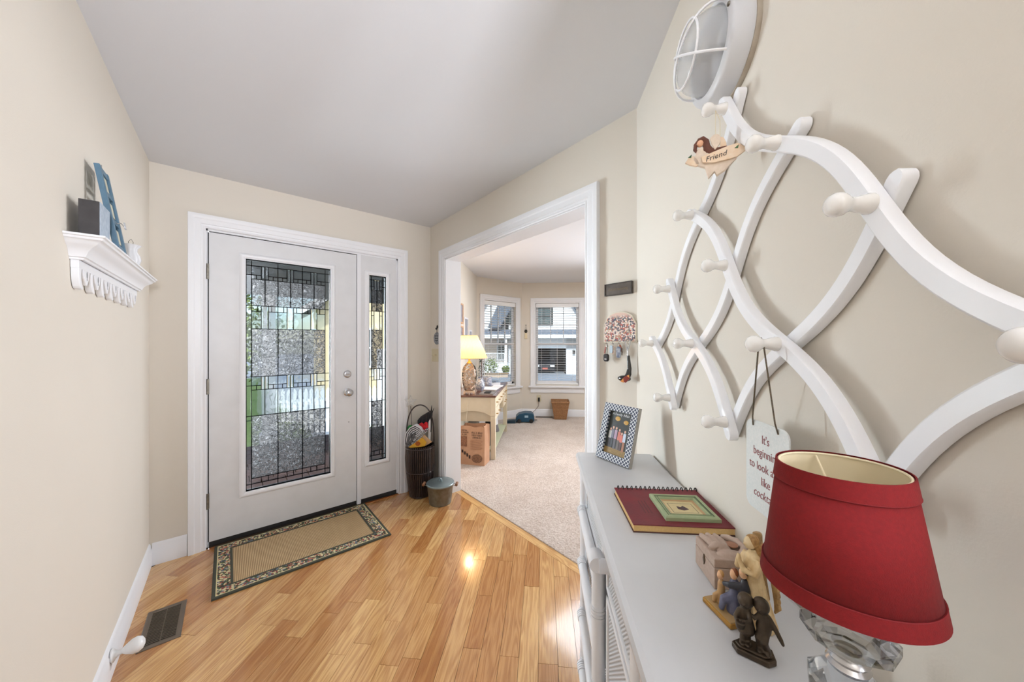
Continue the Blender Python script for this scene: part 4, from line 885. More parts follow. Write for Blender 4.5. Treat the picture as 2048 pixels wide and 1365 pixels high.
rug = thing('door_mat', 'tan ribbed door mat with a floral tapestry border in front of the door', 'rug', loc=(.386, 2.645, .0015), rz=R(.4))
def ribm():
    m = mat('tan_ribbed_sisal', (196, 166, 126), .9); n = m.node_tree; b = n.nodes['Principled BSDF']
    tc = n.nodes.new('ShaderNodeTexCoord'); sx = n.nodes.new('ShaderNodeSeparateXYZ'); n.links.new(tc.outputs['Object'], sx.inputs[0])
    a = n.nodes.new('ShaderNodeMath'); a.operation = 'MULTIPLY'; a.inputs[1].default_value = 2 * PI / .0085; n.links.new(sx.outputs['X'], a.inputs[0])
    c = n.nodes.new('ShaderNodeMath'); c.operation = 'SINE'; n.links.new(a.outputs[0], c.inputs[0])
    a2 = n.nodes.new('ShaderNodeMath'); a2.operation = 'MULTIPLY'; a2.inputs[1].default_value = 2 * PI / .005; n.links.new(sx.outputs['Y'], a2.inputs[0])
    c2 = n.nodes.new('ShaderNodeMath'); c2.operation = 'SINE'; n.links.new(a2.outputs[0], c2.inputs[0])
    ad = n.nodes.new('ShaderNodeMath'); ad.operation = 'MULTIPLY_ADD'; ad.inputs[1].default_value = .35; n.links.new(c2.outputs[0], ad.inputs[0]); n.links.new(c.outputs[0], ad.inputs[2])
    r = n.nodes.new('ShaderNodeMapRange'); r.inputs[1].default_value = -1.2; r.inputs[2].default_value = .6; n.links.new(ad.outputs[0], r.inputs[0])
    t = n.nodes.new('ShaderNodeTexNoise'); t.inputs['Scale'].default_value = 5; n.links.new(tc.outputs['Object'], t.inputs['Vector'])
    r3 = n.nodes.new('ShaderNodeMix'); r3.data_type = 'RGBA'; r3.inputs[6].default_value = lin((212, 184, 142)); r3.inputs[7].default_value = lin((186, 158, 118)); n.links.new(t.outputs['Fac'], r3.inputs[0])
    mx = n.nodes.new('ShaderNodeMix'); mx.data_type = 'RGBA'; mx.inputs[6].default_value = lin((156, 124, 86)); n.links.new(r3.outputs[2], mx.inputs[7]); n.links.new(r.outputs[0], mx.inputs[0]); n.links.new(mx.outputs[2], b.inputs['Base Color'])
    u = n.nodes.new('ShaderNodeBump'); u.inputs['Strength'].default_value = .6; u.inputs['Distance'].default_value = .002; n.links.new(ad.outputs[0], u.inputs['Height']); n.links.new(u.outputs[0], b.inputs['Normal']); return m
def floralm():
    m = mat('floral_tapestry', (200, 190, 150), .9); n = m.node_tree; b = n.nodes['Principled BSDF']
    tc = n.nodes.new('ShaderNodeTexCoord'); v = n.nodes.new('ShaderNodeTexVoronoi'); v.inputs['Scale'].default_value = 105; n.links.new(tc.outputs['Object'], v.inputs['Vector'])
    sp = n.nodes.new('ShaderNodeSeparateColor'); n.links.new(v.outputs['Color'], sp.inputs[0])
    r = n.nodes.new('ShaderNodeValToRGB'); r.color_ramp.interpolation = 'CONSTANT'; e = r.color_ramp.elements
    cols = [(206, 196, 150), (56, 60, 44), (188, 112, 88), (204, 194, 152), (84, 96, 66), (134, 70, 62), (50, 48, 44), (214, 200, 160), (104, 116, 132), (60, 70, 50)]
    e[0].color = lin(cols[0]); e[1].position = .9; e[1].color = lin(cols[-1])
    for i, c in enumerate(cols[1:-1]): x = e.new(.1 * (i + 1)); x.color = lin(c)
    n.links.new(sp.outputs[1], r.inputs[0]); n.links.new(r.outputs[0], b.inputs['Base Color']); return m
hx, hy = .470, .3
obj('field', B().box(-hx + .09, hx - .09, -hy + .09, hy - .09, 0, .0075), ribm(), rug)
gb = mat('dark_green_binding', (66, 68, 56), .85, bump=(500, .4, .001)); fm = floralm()
hsweep('binding', [(0, 0), (.001, .008), (.004, .0095), (.015, .0095), (.017, .008), (.017, 0)], hx, hy, gb, rug)
hsweep('floral_border', [(.017, 0), (.017, .0088), (.078, .0088), (.078, 0)], hx, hy, fm, rug)
hsweep('cream_piping', [(.0165, .0), (.0165, .0094), (.021, .0094), (.021, 0)], hx, hy, mat('cream_thread', (210, 198, 150), .9), rug)
hsweep('inner_piping', [(.078, .0), (.078, .0092), (.091, .0092), (.091, 0)], hx, hy, gb, rug)

# ------------------------------------------------------------------ tall basket, its contents, galvanised bin
BX, BY = 1.283, 2.812
bk = thing('tall_basket', 'tall dark slatted basket with a hooped handle in the corner by the sidelight', 'basket', loc=(BX, BY, 0))
dw = mat('dark_stained_reed', (56, 42, 40), .32, noisec=(26, (34, 26, 28), .8), coat=.3)
obj('liner', B().lathe([(.080, .004), (.100, .12), (.114, .26), (.118, .34), (.113, .438), (.108, .436), (.112, .34), (.096, .12), (.076, .012), (.001, .012)], 36), black, bk, smooth=True)
rd = None
for i in range(46):
    a = 2 * PI * i / 46
    if rd is None: rd = obj('reed', B().tube([(.086, 0, .006), (.105, 0, .12), (.120, 0, .26), (.124, 0, .34), (.119, 0, .448)], .0056, 6), dw, bk, smooth=True)
    else: c = rd.copy(); COL.objects.link(c); c.rotation_euler = (0, 0, a)
for z, r in ((.012, .088), (.225, .1185), (.43, .1225)): obj('binding_ring', B().tube([(r * math.cos(a), r * math.sin(a), z) for a in [2 * PI * i / 36 for i in range(37)]], .0045, 6), dw, bk, smooth=True)
vx, vy = .7688, -.6394
obj('handle', B().tube([(vx * .122 * math.cos(t), vy * .122 * math.cos(t), .42 + (.20 if .15 * PI < t < .85 * PI else .12) * 0 + .375 * max(0, math.sin(t)) ** .55) for t in [PI * i / 26 for i in range(27)]], .0058, 8), dw, bk, smooth=True)
def off(l, dpt, z): return (BX + vx * l + .6394 * dpt, BY + vy * l + .7688 * dpt, z)
strp = bpy.data.materials.new('striped_cotton'); strp.use_nodes = True; n_ = strp.node_tree
tcx = n_.nodes.new('ShaderNodeTexCoord'); sxx = n_.nodes.new('ShaderNodeSeparateXYZ'); n_.links.new(tcx.outputs['Object'], sxx.inputs[0])
pg = n_.nodes.new('ShaderNodeMath'); pg.operation = 'PINGPONG'; pg.inputs[1].default_value = .0060; n_.links.new(sxx.outputs['Z'], pg.inputs[0])
cl = n_.nodes.new('ShaderNodeMath'); cl.operation = 'LESS_THAN'; cl.inputs[1].default_value = .0025; n_.links.new(pg.outputs[0], cl.inputs[0])
mxx = n_.nodes.new('ShaderNodeMix'); mxx.data_type = 'RGBA'; mxx.inputs[6].default_value = lin((214, 214, 218)); mxx.inputs[7].default_value = lin((36, 38, 50)); n_.links.new(cl.outputs[0], mxx.inputs[0]); n_.links.new(mxx.outputs[2], n_.nodes['Principled BSDF'].inputs['Base Color'])
def single(name, b, m, label, cat, loc, rot=(0, 0, 0), fuse=0, **k):
    o = fused(name, b, m, None, fuse, 2, label, cat, loc=loc, rot=rot) if fuse else obj(name, b, m, None, label=label, cat=cat, loc=loc, rot=rot, **k)
    return o
VR = R(-39.75)
def fold(pts, w, th=.004, n=2): # folded cloth: thick wavy strip in local x-z, depth y
    return B().ribbon(pts, th, -w, w)
sfl = thing('striped_flag', 'folded black and white striped cloth flag sticking out of the tall basket', 'flag', loc=off(-.015, -.035, .505), rz=VR)
wcl = mat('white_cotton', (222, 222, 226), .85); bcl = mat('black_cotton', (34, 36, 48), .85)
for i in range(11):
    g_ = i * .0058; sc_ = 1 - i * .075
    obj('white_stripe' if i % 2 == 0 else 'black_stripe', B().ribbon([(-.098 * sc_ - .0, -.06), (-.104 * sc_, -.01), (-.092 * sc_, .045 * sc_ + .01), (-.060 * sc_, .092 * sc_ + .008), (-.012 * sc_, .116 * sc_ + .006), (.030 * sc_, .100 * sc_), (.055 * sc_, .062 * sc_)], .0085 if i % 2 == 0 else .0042, -.03 + .0008 * i, .03), wcl if i % 2 == 0 else bcl, sfl, smooth=True)
single('striped_flag', fold([(-.055, -.04), (-.03, .0), (.02, .045), (.064, .083), (.072, .075), (.03, .03), (-.02, -.02), (-.045, -.05)], .018, .009), strp, 'narrow striped flag fold slanting up to the right in the basket', 'flag', off(.01, -.05, .515), (0, 0, VR), smooth=True)
single('black_print_cloth', B().tube([(-.05, 0, -.06), (-.035, 0, .0), (-.01, 0, .055)], [.016, .014, .012], 8).tube([(-.03, .0, -.05), (.0, 0, .01), (.02, 0, .06)], [.012, .014, .010], 8), mat('black_white_print', (30, 30, 38), .8, noisec=(70, (150, 150, 150), .7)), 'black cloth with a white print bunched on the left of the basket', 'cloth', off(-.05, -.055, .505), (0, 0, VR), smooth=True)
yf = thing('yellow_flag', 'yellow garden flag with an orange emblem in the tall basket', 'flag', loc=off(.0, -.07, .44), rz=VR)
obj('cloth', B().prism([(-.095, -.005), (-.02, .045), (.035, .088), (.055, .07), (.075, .045), (.06, .012), (.02, .004), (-.04, .0)], -.006, .002), mat('yellow_cloth', (222, 172, 56), .85, noisec=(30, (196, 140, 40), .6)), yf, bevel=.003)
obj('emblem', B().prism([(.0 + .022 * math.cos(a), .035 + .020 * math.sin(a)) for a in [2 * PI * i / 10 for i in range(10)]], -.008, -.006), mat('orange_emblem', (196, 104, 34), .8, noisec=(120, (120, 60, 20), .8)), yf)
single('tan_card', B().prism([(-.01, .048), (.018, .078), (.085, .012), (.028, -.022)], -.003, .003), mat('tan_card', (214, 186, 140), .8, noisec=(18, (196, 130, 110), .5)), 'tan wooden card wedged at the right of the tall basket', 'card', off(.03, -.045, .468), (0, 0, VR), bevel=.001)
single('green_ball_trim', B().ball((0, 0, 0), (.030, .02, .032)).ball((.012, -.01, .008), .018), mat('green_yarn', (36, 120, 52), .9, bump=(80, 1, .01)), 'green fuzzy decoration at the left rim of the basket', 'decoration', off(-.078, -.025, .592), fuse=.004)
b = B()
for i in range(9): a = 2 * PI * i / 9; b.ball((.026 * math.cos(a), .012 * math.sin(a), .022 * math.sin(a * 2)), (.018, .014, .022), 8)
single('red_bundle', b, mat('red_cloth', (196, 26, 36), .8), 'bright red crumpled cloth in the top of the basket', 'cloth', off(.03, .0, .60), (0, 0, VR), fuse=.0035)
b = B().prism([(-.055, -.06), (-.06, .03), (-.03, .065), (.02, .095), (.06, .118), (.07, .09), (.065, .03), (.05, -.04)], -.02, .02)
for i in range(5): b.tube([(-.05 + i * .022, -.024, -.03), (-.02 + i * .018, -.026, .07 + i * .008)], [.006, .004], 6)
um = single('folded_umbrella', b, mat('black_nylon', (36, 36, 42), .6, bump=(30, .5, .01)), 'black folded umbrella fabric standing at the back of the basket', 'umbrella', off(.025, .05, .62), (0, 0, VR), fuse=.004)
single('black_spike', B().tube([(.0, 0, -.18), (.004, 0, .0), (.006, 0, .055)], [.005, .007, .002], 8).tube([(.004, 0, -.03), (.026, 0, .034)], [.006, .0015], 8), black, 'black pointed stick rising at the right of the basket', 'stick', off(.095, .0, .735), (0, 0, VR), smooth=True)
single('white_strip', B().prism([(.0, -.16), (.02, -.16), (.026, .0), (.018, .03), (.004, .0)], -.004, .004), mat('white_plastic', (234, 235, 236), .3), 'narrow white plastic strip beside the red cloth in the basket', 'strip', off(.07, .0, .645), (0, 0, VR), bevel=.002)
starf = mat('clear_star_film', (240, 240, 238), .2); starf.node_tree.nodes['Principled BSDF'].inputs['Alpha'].default_value = .25
ws = thing('wire_star', 'clear wire star on a dark stick rising from the basket', 'decoration', loc=off(-.085, .0, .825), rz=VR)
sb = B(); P5 = [((.058 if i % 2 == 0 else .024) * math.sin(i * PI / 5), (.058 if i % 2 == 0 else .024) * math.cos(i * PI / 5)) for i in range(10)]
sb.tube([(x, 0, z) for x, z in P5 + P5[:1]], .0014, 6)
for x, z in P5[::2]: sb.tube([(0, -.008, 0), (x, 0, z)], .0010, 5)
obj('wire_outline', sb, mat('silver_wire', (190, 190, 188), .3, metal=.8), ws)
obj('star_film', B().prism(P5, -.0005, .0005), starf, ws)
obj('stick', B().tube([(.0, .002, -.04), (.006, .004, -.14), (.012, .0, -.34)], .0022, 6), darkst, ws)

bn_ = thing('galvanised_bin', 'small galvanised metal bin with a lid and wooden handles by the opening', 'bin', loc=(1.352, 2.570, 0))
gal = mat('galvanised_steel', (140, 140, 132), .5, metal=.7, noisec=(26, (110, 100, 80), .9)); gal2 = mat('galvanised_lid', (150, 164, 166), .42, metal=.75, noisec=(10, (120, 132, 134), .7))
obj('body', B().lathe([(.088, 0), (.091, .003), (.091, .006), (.108, .158), (.110, .160), (.104, .158), (.09, .01), (.001, .008)], 48), gal, bn_, smooth=True)
ldd = obj('lid', B().lathe([(.113, .155), (.116, .158), (.116, .168), (.112, .172), (.104, .172), (.098, .176), (.05, .180), (.001, .181)], 48), gal2, bn_, smooth=True)
obj('lid_handle', B().tube([(-.012 * vx, -.012 * vy, .179), (-.011 * vx, -.011 * vy, .196), (.0, 0, .202), (.011 * vx, .011 * vy, .196), (.012 * vx, .012 * vy, .179)], .0045, 8, flat=2), gal2, ldd, smooth=True)
for s in (-1, 1):
    hb_ = obj('bail', B().tube([(s * vx * .104 - .02 * vy, s * vy * .104 + .02 * vx, .145), (s * vx * .138 - .02 * vy, s * vy * .138 + .02 * vx, .155), (s * vx * .138 + .02 * vy, s * vy * .138 - .02 * vx, .155), (s * vx * .104 + .02 * vy, s * vy * .104 - .02 * vx, .145)], .0018, 6), steel, bn_)
    obj('wooden_grip', B().lathe([(.006, -.019), (.009, -.016), (.0075, -.01), (.0085, 0), (.0075, .01), (.009, .016), (.006, .019)], 16, Matrix.Translation((s * vx * .138, s * vy * .138, .155)) @ Matrix.Scale(1.35, 4) @ Matrix.Rotation(math.atan2(vx, -vy), 4, 'Z') @ Matrix.Rotation(R(90), 4, 'Y')), mat('turned_wood_grip', (168, 120, 84), .5, noisec=(40, (90, 60, 44), .8)), bn_, smooth=True)
#MORE3

# ------------------------------------------------------------------ front room furniture
dk_ = thing('writing_desk', 'cream painted writing desk with a dark wooden top in the front room', 'desk', **F1)
dcream = mat('antique_cream_paint', (228, 214, 188), .5, noisec=(14, (216, 200, 172), .5)); walnut = mat('walnut_top', (104, 58, 40), .22, coat=.5, noisec=(9, (78, 42, 30), .6))
obj('top', B().box(3.80, 5.11, -.555, -.012, .718, .742), walnut, dk_, bevel=.005)
for x, y in ((3.845, -.52), (3.845, -.05), (5.065, -.52), (5.065, -.05)): obj('leg', B().box(x - .027, x + .027, y - .027, y + .027, .006, .50).box(x - .029, x + .029, y - .029, y + .029, .502, .718), dcream, dk_, bevel=.002)
ap = [(-.495, .715), (-.495, .49), (-.44, .53), (-.36, .553), (-.285, .556), (-.21, .553), (-.13, .53), (-.075, .49), (-.075, .715)]
for x in (3.835, 5.06): obj('end_apron', B().prism(ap, x, x + .018, 'x'), dcream, dk_)
obj('carcass', B().box(3.875, 5.035, -.525, -.04, .54, .716).box(3.875, 4.28, -.525, -.04, .43, .54).box(4.70, 5.035, -.525, -.04, .43, .54), dcream, dk_)
for x0, x1, z0, z1 in ((3.885, 4.27, .58, .70), (3.885, 4.27, .44, .57), (4.29, 4.69, .58, .70), (4.71, 5.03, .58, .70), (4.71, 5.03, .44, .57)):
    d = obj('drawer', B().box(x0, x1, -.537, -.524, z0, z1), dcream, dk_, bevel=.002)
    for xx in (x0 + .09, x1 - .09): obj('pull', B().tube([(xx, -.537, (z0 + z1) / 2), (xx, -.555, (z0 + z1) / 2), (xx, -.562, (z0 + z1) / 2)], [.006, .005, .012], 10), mat('brass', (190, 150, 84), .3, metal=.9), d, smooth=True)
obj('lower_shelf', B().box(3.83, 5.08, -.535, -.03, .095, .112), mat('pale_green_shelf', (196, 200, 168), .5), dk_)

dl = thing('ginger_jar_lamp', 'lit table lamp with a pleated yellow shade and a glass jar of shells', 'lamp', loc=(2.177, 3.412, .7425))
tl = bpy.data.materials.new('glowing_pleated_shade'); tl.use_nodes = True; n_ = tl.node_tree; n_.nodes.clear()
o_ = n_.nodes.new('ShaderNodeOutputMaterial'); df = n_.nodes.new('ShaderNodeBsdfDiffuse'); tr = n_.nodes.new('ShaderNodeBsdfTranslucent'); mx_ = n_.nodes.new('ShaderNodeMixShader'); mx_.inputs[0].default_value = .55
df.inputs[0].default_value = lin((240, 206, 150)); tr.inputs[0].default_value = lin((250, 222, 168)); n_.links.new(df.outputs[0], mx_.inputs[1]); n_.links.new(tr.outputs[0], mx_.inputs[2]); n_.links.new(mx_.outputs[0], o_.inputs[0])
n = 120; rs = []
for r, z in ((.212, .418), (.188, .49), (.092, .692)): rs.append([((r + .0022 * (-1) ** j) * math.cos(2 * PI * j / n), (r + .0022 * (-1) ** j) * math.sin(2 * PI * j / n), z) for j in range(n)])
obj('shade', B().rings(rs, cap0=False, cap1=False), tl, dl)
for r, z in ((.213, .420), (.093, .690)): obj('shade_trim', B().tube([(r * math.cos(a), r * math.sin(a), z) for a in [2 * PI * i / 40 for i in range(41)]], .004, 6), mat('pink_beige_braid', (214, 176, 150), .8), dl, smooth=True)
jar = [(.045, .03), (.062, .05), (.080, .12), (.089, .20), (.086, .27), (.070, .32), (.040, .352), (.030, .365)]
obj('glass_jar', B().lathe(jar, 40, cap=False), glassm('jar_glass', (240, 240, 238)), dl, smooth=True)
sb = B(); rnd = random.Random(3)
for i in range(230):
    z = .045 + .28 * rnd.random(); rr = (.052 if z < .06 else .074 if z < .12 else .080 if z < .29 else .060) ; a = rnd.random() * 2 * PI; r = rr * (.55 + .42 * rnd.random()); s = rnd.uniform(.007, .013)
    sb.ball((r * math.cos(a), r * math.sin(a), z), (s, s * rnd.uniform(.6, 1), s * rnd.uniform(.6, 1)), 7)
obj('shells', sb, mat('mixed_shells', (250, 234, 214), .5, noisec=(28, (222, 184, 160), .8)), dl, kind='stuff', smooth=True)
porc = mat('cream_porcelain', (232, 214, 188), .3, noisec=(50, (206, 150, 120), .5))
obj('base', B().box(-.062, .062, -.062, .062, .016, .032).box(-.066, -.04, -.066, -.04, 0, .016).box(.04, .066, -.066, -.04, 0, .016).box(.04, .066, .04, .066, 0, .016).box(-.066, -.04, .04, .066, 0, .016), porc, dl, bevel=.004, rot=(0, 0, R(-35)))
obj('neck', B().tube([(0, 0, .36), (0, 0, .385), (0, 0, .47)], [.034, .012, .010], 16), mat('brass', (190, 150, 84), .3, metal=.9), dl, smooth=True)
obj('cord', B().tube([(-.03, -.05, .012), (-.062, -.078, -.02), (-.080, -.094, -.10), (-.11, -.105, -.30), (-.13, -.12, -.46)], .0028, 6), mat('ivory_cord', (236, 226, 206), .5), dl, smooth=True)
bl = bpy.data.lights.new('lamp_bulb', 'POINT'); bl.energy = 6.5; bl.color = (1, .74, .46); bl.shadow_soft_size = .03; bo = bpy.data.objects.new('lamp_bulb', bl); COL.objects.link(bo); bo.parent = dl; bo.location = (0, 0, .53)

def dloc(w, y, z=.7425): return ((w + 1.09 * -1) * 0 + F1['loc'][0] + w * Q - y * Q, F1['loc'][1] + w * Q + y * Q, z)
bw = mat('blue_white_china', (66, 88, 128), .25, coat=.5, noisec=(60, (226, 230, 236), .9))
def ditem(name, label, cat, w, y): return thing(name, label, cat, loc=dloc(w, y), rz=R(45))
t = ditem('blue_jug', 'round blue and white china jug on the desk right of the lamp jar', 'jug', 4.20, -.30)
obj('body', B().lathe([(.035, 0), (.055, .03), (.060, .07), (.045, .115), (.030, .14), (.034, .155), (.028, .15), (.02, .1), (.001, .02)], 28), bw, t, smooth=True)
obj('handle', B().tube([(.03, -.02, .135), (.07, -.04, .12), (.075, -.045, .07), (.05, -.03, .04)], .006, 8), bw, t, smooth=True)
t = ditem('floral_mug', 'blue mug with pale floral pattern further back on the desk', 'mug', 4.66, -.32)
obj('body', B().lathe([(.048, 0), (.056, .01), (.06, .125), (.055, .125), (.05, .015), (.001, .012)], 28), bw, t, smooth=True); obj('handle', B().tube([(.055, -.01, .10), (.09, -.015, .09), (.09, -.015, .045), (.055, -.01, .03)], .007, 8), bw, t, smooth=True)
t = ditem('dark_canister', 'dark round canister on the desk just behind the lamp jar on the left', 'canister', 3.98, -.06)
obj('body', B().lathe([(.03, 0), (.045, .01), (.05, .06), (.04, .11), (.012, .118), (.001, .12)], 24), mat('dark_glass_jar', (52, 46, 44), .3), t, smooth=True)
t = ditem('metal_tray', 'flat silvery tray holding a dark phone at the near edge of the desk', 'tray', 4.02, -.42)
obj('tray', B().box(-.15, .12, -.09, .07, 0, .004).box(-.15, .12, -.09, -.084, .004, .012).box(-.15, .12, .064, .07, .004, .012).box(-.15, -.144, -.09, .07, .004, .012).box(.114, .12, -.09, .07, .004, .012), mat('pewter', (176, 170, 164), .3, metal=.8), t)
single('mobile_phone', B().box(-.07, .07, -.035, .035, 0, .009), black, 'dark phone lying on the metal tray', 'phone', dloc(4.01, -.43, .7468), (0, 0, R(45)), bevel=.003)
for i, (w, y, a, w2, h2) in enumerate(((4.42, -.40, 40, .15, .11), (4.88, -.36, 52, .15, .11), (4.62, -.47, 46, .10, .07))):
    single('paper_sheet', B().box(-w2, w2, -h2, h2, 0, .002 + .002 * (i == 1)), mat('white_paper', (236, 238, 244), .7), ('white paper sheets in the middle of the desk top', 'white paper pile at the far end of the desk', 'small white note near the desk front edge')[i], 'paper', dloc(w, y, .7425 + .0045 * (i == 2) ), (0, 0, R(a)))
single('eyeglasses', B().tube([(-.06, 0, .01), (-.03, -.01, .02), (0, 0, .012), (.03, -.01, .02), (.06, 0, .01), (.05, .09, .008)], .003, 6).tube([(-.06, 0, .01), (-.05, .09, .008)], .003, 6), black, 'dark folded eyeglasses lying on the desk papers', 'eyeglasses', dloc(4.98, -.35, .750), (0, 0, R(100)), smooth=True)
t = ditem('tissue', 'pale flower patterned tissue packet behind the lamp jar', 'tissue', 4.42, -.12)
obj('packet', B().box(-.05, .05, -.03, .03, 0, .10), mat('pale_print_box', (222, 214, 206), .6, noisec=(40, (196, 160, 160), .7)), t, bevel=.004); obj('tissue_tip', B().prism([(-.03, .10), (-.015, .16), (0, .145), (.02, .17), (.03, .10)], -.01, .01), mat('white_paper', (236, 238, 244), .7), t)
t = ditem('topiary', 'small dark green topiary in a pot at the far end of the desk', 'plant', 5.02, -.17)
obj('pot', B().lathe([(.04, 0), (.055, .09), (.05, .09), (.035, .01), (.001, .01)], 20), bw, t, smooth=True)
lf_ = B(); rnd = random.Random(5)
for i in range(150):
    z = .10 + .30 * rnd.random(); r = .055 * (1.25 - (z - .1) / .36) * rnd.uniform(.5, 1); a = rnd.random() * 2 * PI; c = Vector((r * math.cos(a), r * math.sin(a), z)); s = .013
    d1 = Vector((rnd.uniform(-1, 1), rnd.uniform(-1, 1), rnd.uniform(-1, 1))).normalized() * s; d2 = d1.cross(Vector((0, 0, 1))).normalized() * s * .6
    lf_.add([c - d1, c + d2, c + d1 + Vector((0, 0, .004)), c - d2], [(0, 1, 2, 3)])
obj('foliage', lf_, mat('dark_topiary_green', (44, 64, 48), .6), t, kind='stuff'); obj('stem', B().tube([(0, 0, .01), (0, 0, .38)], .005, 6), brown, t)
t = thing('small_appliance', 'grey and white upright appliance standing on the desk lower shelf', 'appliance', loc=dloc(4.66, -.42, .1125), rz=R(20))
obj('base', B().lathe([(.062, 0), (.064, .02), (.055, .05), (.045, .10)], 24), mat('grey_plastic', (112, 108, 112), .4), t, smooth=True); obj('body', B().tube([(0, 0, .10), (-.01, 0, .18), (.0, 0, .25), (.02, 0, .29)], [.048, .045, .034, .02], 16), mat('white_plastic', (234, 235, 236), .3), t, smooth=True)
obj('spout', B().tube([(-.015, 0, .25), (.01, 0, .30), (.045, 0, .29)], [.018, .016, .010], 10), darkst, t, smooth=True)

bg_ = thing('paper_bag', 'brown paper grocery bag with black printing standing in front of the desk', 'bag', loc=(2.106, 3.0, .0065), rz=R(-54.8))
kraft = mat('kraft_paper', (200, 156, 124), .85, noisec=(12, (186, 140, 108), .6), bump=(25, .4, .006)); bp = mat('black_print', (52, 36, 32), .8)
bb = B(); N = 10
def ring_(z, gr, wav=0): 
    p = []
    for (xa, ya, xb, yb) in ((-.30, 0, 0, 0), (0, 0, 0, .17), (0, .17, -.30, .17), (-.30, .17, -.30, 0)):
        for i in range(N):
            s = i / N; x = xa + (xb - xa) * s; y = ya + (yb - ya) * s
            if xa == xb: x += (-.03 if xa == 0 else .03) * math.sin(PI * s) * gr
            p.append((x + .006 * gr * math.sin(9 * s + z * 7), y + .004 * gr * math.sin(11 * s), z + wav * math.sin(2 * PI * s * 1.5 + x * 9)))
    return p
bb.rings([ring_(0, 0), ring_(.12, .3), ring_(.27, .8), ring_(.42, 1.1, .008)], cap1=False)
o = obj('body', bb, kraft, bg_); k = o.modifiers.new('t', 'SOLIDIFY'); k.thickness = .002
for s, x, z, sz in (('FILL A BAG', -.085, .355, .026), ('HELP FEED', -.085, .328, .026), ('FAMILIES', -.085, .301, .026), ('EXTRA', -.232, .375, .022), ('CHANGES', -.232, .353, .022), ('A LIFE', -.232, .331, .022)): text('lettering', s, sz, bp, bg_, (x, -.0075, z), ext=.0004, shear=.15)
pr2 = B()
for i in range(9): pr2.box(-.16, -.02 - .02 * (i % 3 == 2), -.0078, -.0070, .270 - i * .012, .272 - i * .012)
obj('printed_lines', pr2, mat('faint_print', (140, 88, 60), .8), bg_, kind='stuff')
obj('printed_panel', B().box(-.285, -.20, -.0078, -.0068, .20, .31), mat('hatched_print', (112, 74, 58), .8, noisec=(90, (170, 120, 86), .9)), bg_)
obj('printed_seal', B().prism([(-.085 + .062 * math.cos(a), .075 + .046 * math.sin(a)) for a in [2 * PI * i / 24 for i in range(24)]], -.0075, -.0065), mat('seal_print', (74, 54, 44), .8, noisec=(110, (168, 120, 88), 1)), bg_)
for i in range(5): obj('printed_mark', B().box(-.29 + .028 * i, -.272 + .028 * i, -.0078, -.0068, .15 - .02 * i, .18 - .018 * i), bp, bg_)
t = thing('silver_bag', 'crumpled silver and white gift bag under the desk behind the paper bag', 'bag', loc=dloc(3.99, -.26, .1125), rz=R(45)); t.scale = (.8, .9, .9)
obj('body', B().prism([(-.10, 0), (.10, 0), (.12, .30), (.06, .33), (.02, .28), (-.05, .34), (-.11, .30)], -.06, .06), mat('silver_foil', (200, 202, 206), .25, metal=.7, bump=(20, .8, .01)), t, bevel=.008)
t = thing('black_tote', 'black bag stored under the desk beside the silver bag', 'bag', loc=dloc(4.02, -.43, .1125), rz=R(45)); t.scale = (.8, .9, .85)
obj('body', B().prism([(-.06, 0), (.10, 0), (.11, .33), (.02, .36), (-.05, .32)], -.04, .035), mat('black_nylon', (36, 36, 42), .6, bump=(30, .5, .01)), t, bevel=.01)

pink = mat('pale_wood_frame', (206, 168, 134), .5)
for i, (w0, w1, z0, z1, m, lab) in enumerate(((4.22, 4.50, 1.60, 1.87, pink, 'pale wooden picture frame highest on the front room wall above the lamp'), (4.22, 4.50, 1.32, 1.57, pink, 'pale wooden picture frame directly above the lit lamp shade'), (4.56, 4.80, 1.40, 1.70, white, 'white picture frame in the middle of the group above the desk lamp'), (4.86, 5.06, 1.36, 1.535, white, 'small white picture frame nearest the bay window'))):
    t = thing('wall_picture', lab, 'picture frame', group='framed pictures on the front room wall', **F1)
    obj('moulding', B().sweep([(0, -.001), (0, -.016), (.022, -.018), (.022, -.001)], lambda s: [(w0 + s, z0 + s), (w0 + s, z1 - s), (w1 - s, z1 - s), (w1 - s, z0 + s)], True), m, t)
    obj('picture', B().box(w0 + .02, w1 - .02, -.008, -.002, z0 + .02, z1 - .02), mat('grey_blue_picture', (176, 180, 190), .3, noisec=(9, (120, 118, 126), .7)), t)

vc = thing('canister_vacuum', 'dark blue canister vacuum cleaner on the carpet below the bay corner', 'vacuum', loc=(3.83, 4.26, .006), rz=R(-39.75))
vb_ = mat('petrol_blue_plastic', (26, 74, 100), .35)
b = B().prism([(-.16, .02), (-.15, .10), (-.10, .145), (.0, .165), (.11, .16), (.145, .14), (.155, .04), (.13, .012), (-.12, .012)], -.10, .10)
fused('body', b, vb_, vc, .006, 6)
for x in (-.10, .10):
    for y in (-.10, .10): obj('wheel', B().lathe([(.03, -.012), (.034, -.008), (.034, .008), (.03, .012)], 16, Matrix.Translation((x, y * 1.08, .034)) @ RX), darkst, vc, smooth=True)
obj('badge', B().box(-.01, .05, -.104, -.1005, .09, .125), mat('pale_badge', (170, 196, 210), .5), vc)
obj('floor_nozzle', B().prism([(-.35, .0), (-.35, .035), (-.26, .05), (-.16, .055), (-.16, .0)], -.14, -.02), mat('dark_petrol', (22, 50, 66), .4), vc, bevel=.006)
oc = thing('wall_outlet', 'almond outlet with a black plug under the right bay window', 'outlet', **F3)
obj('plate', B().box(-.115, -.035, -.006, 0, .27, .39), mat('almond_plastic', (212, 202, 172), .4), oc, bevel=.002)
obj('black_plug', B().box(-.090, -.058, -.045, -.006, .275, .345), black, oc, bevel=.006)
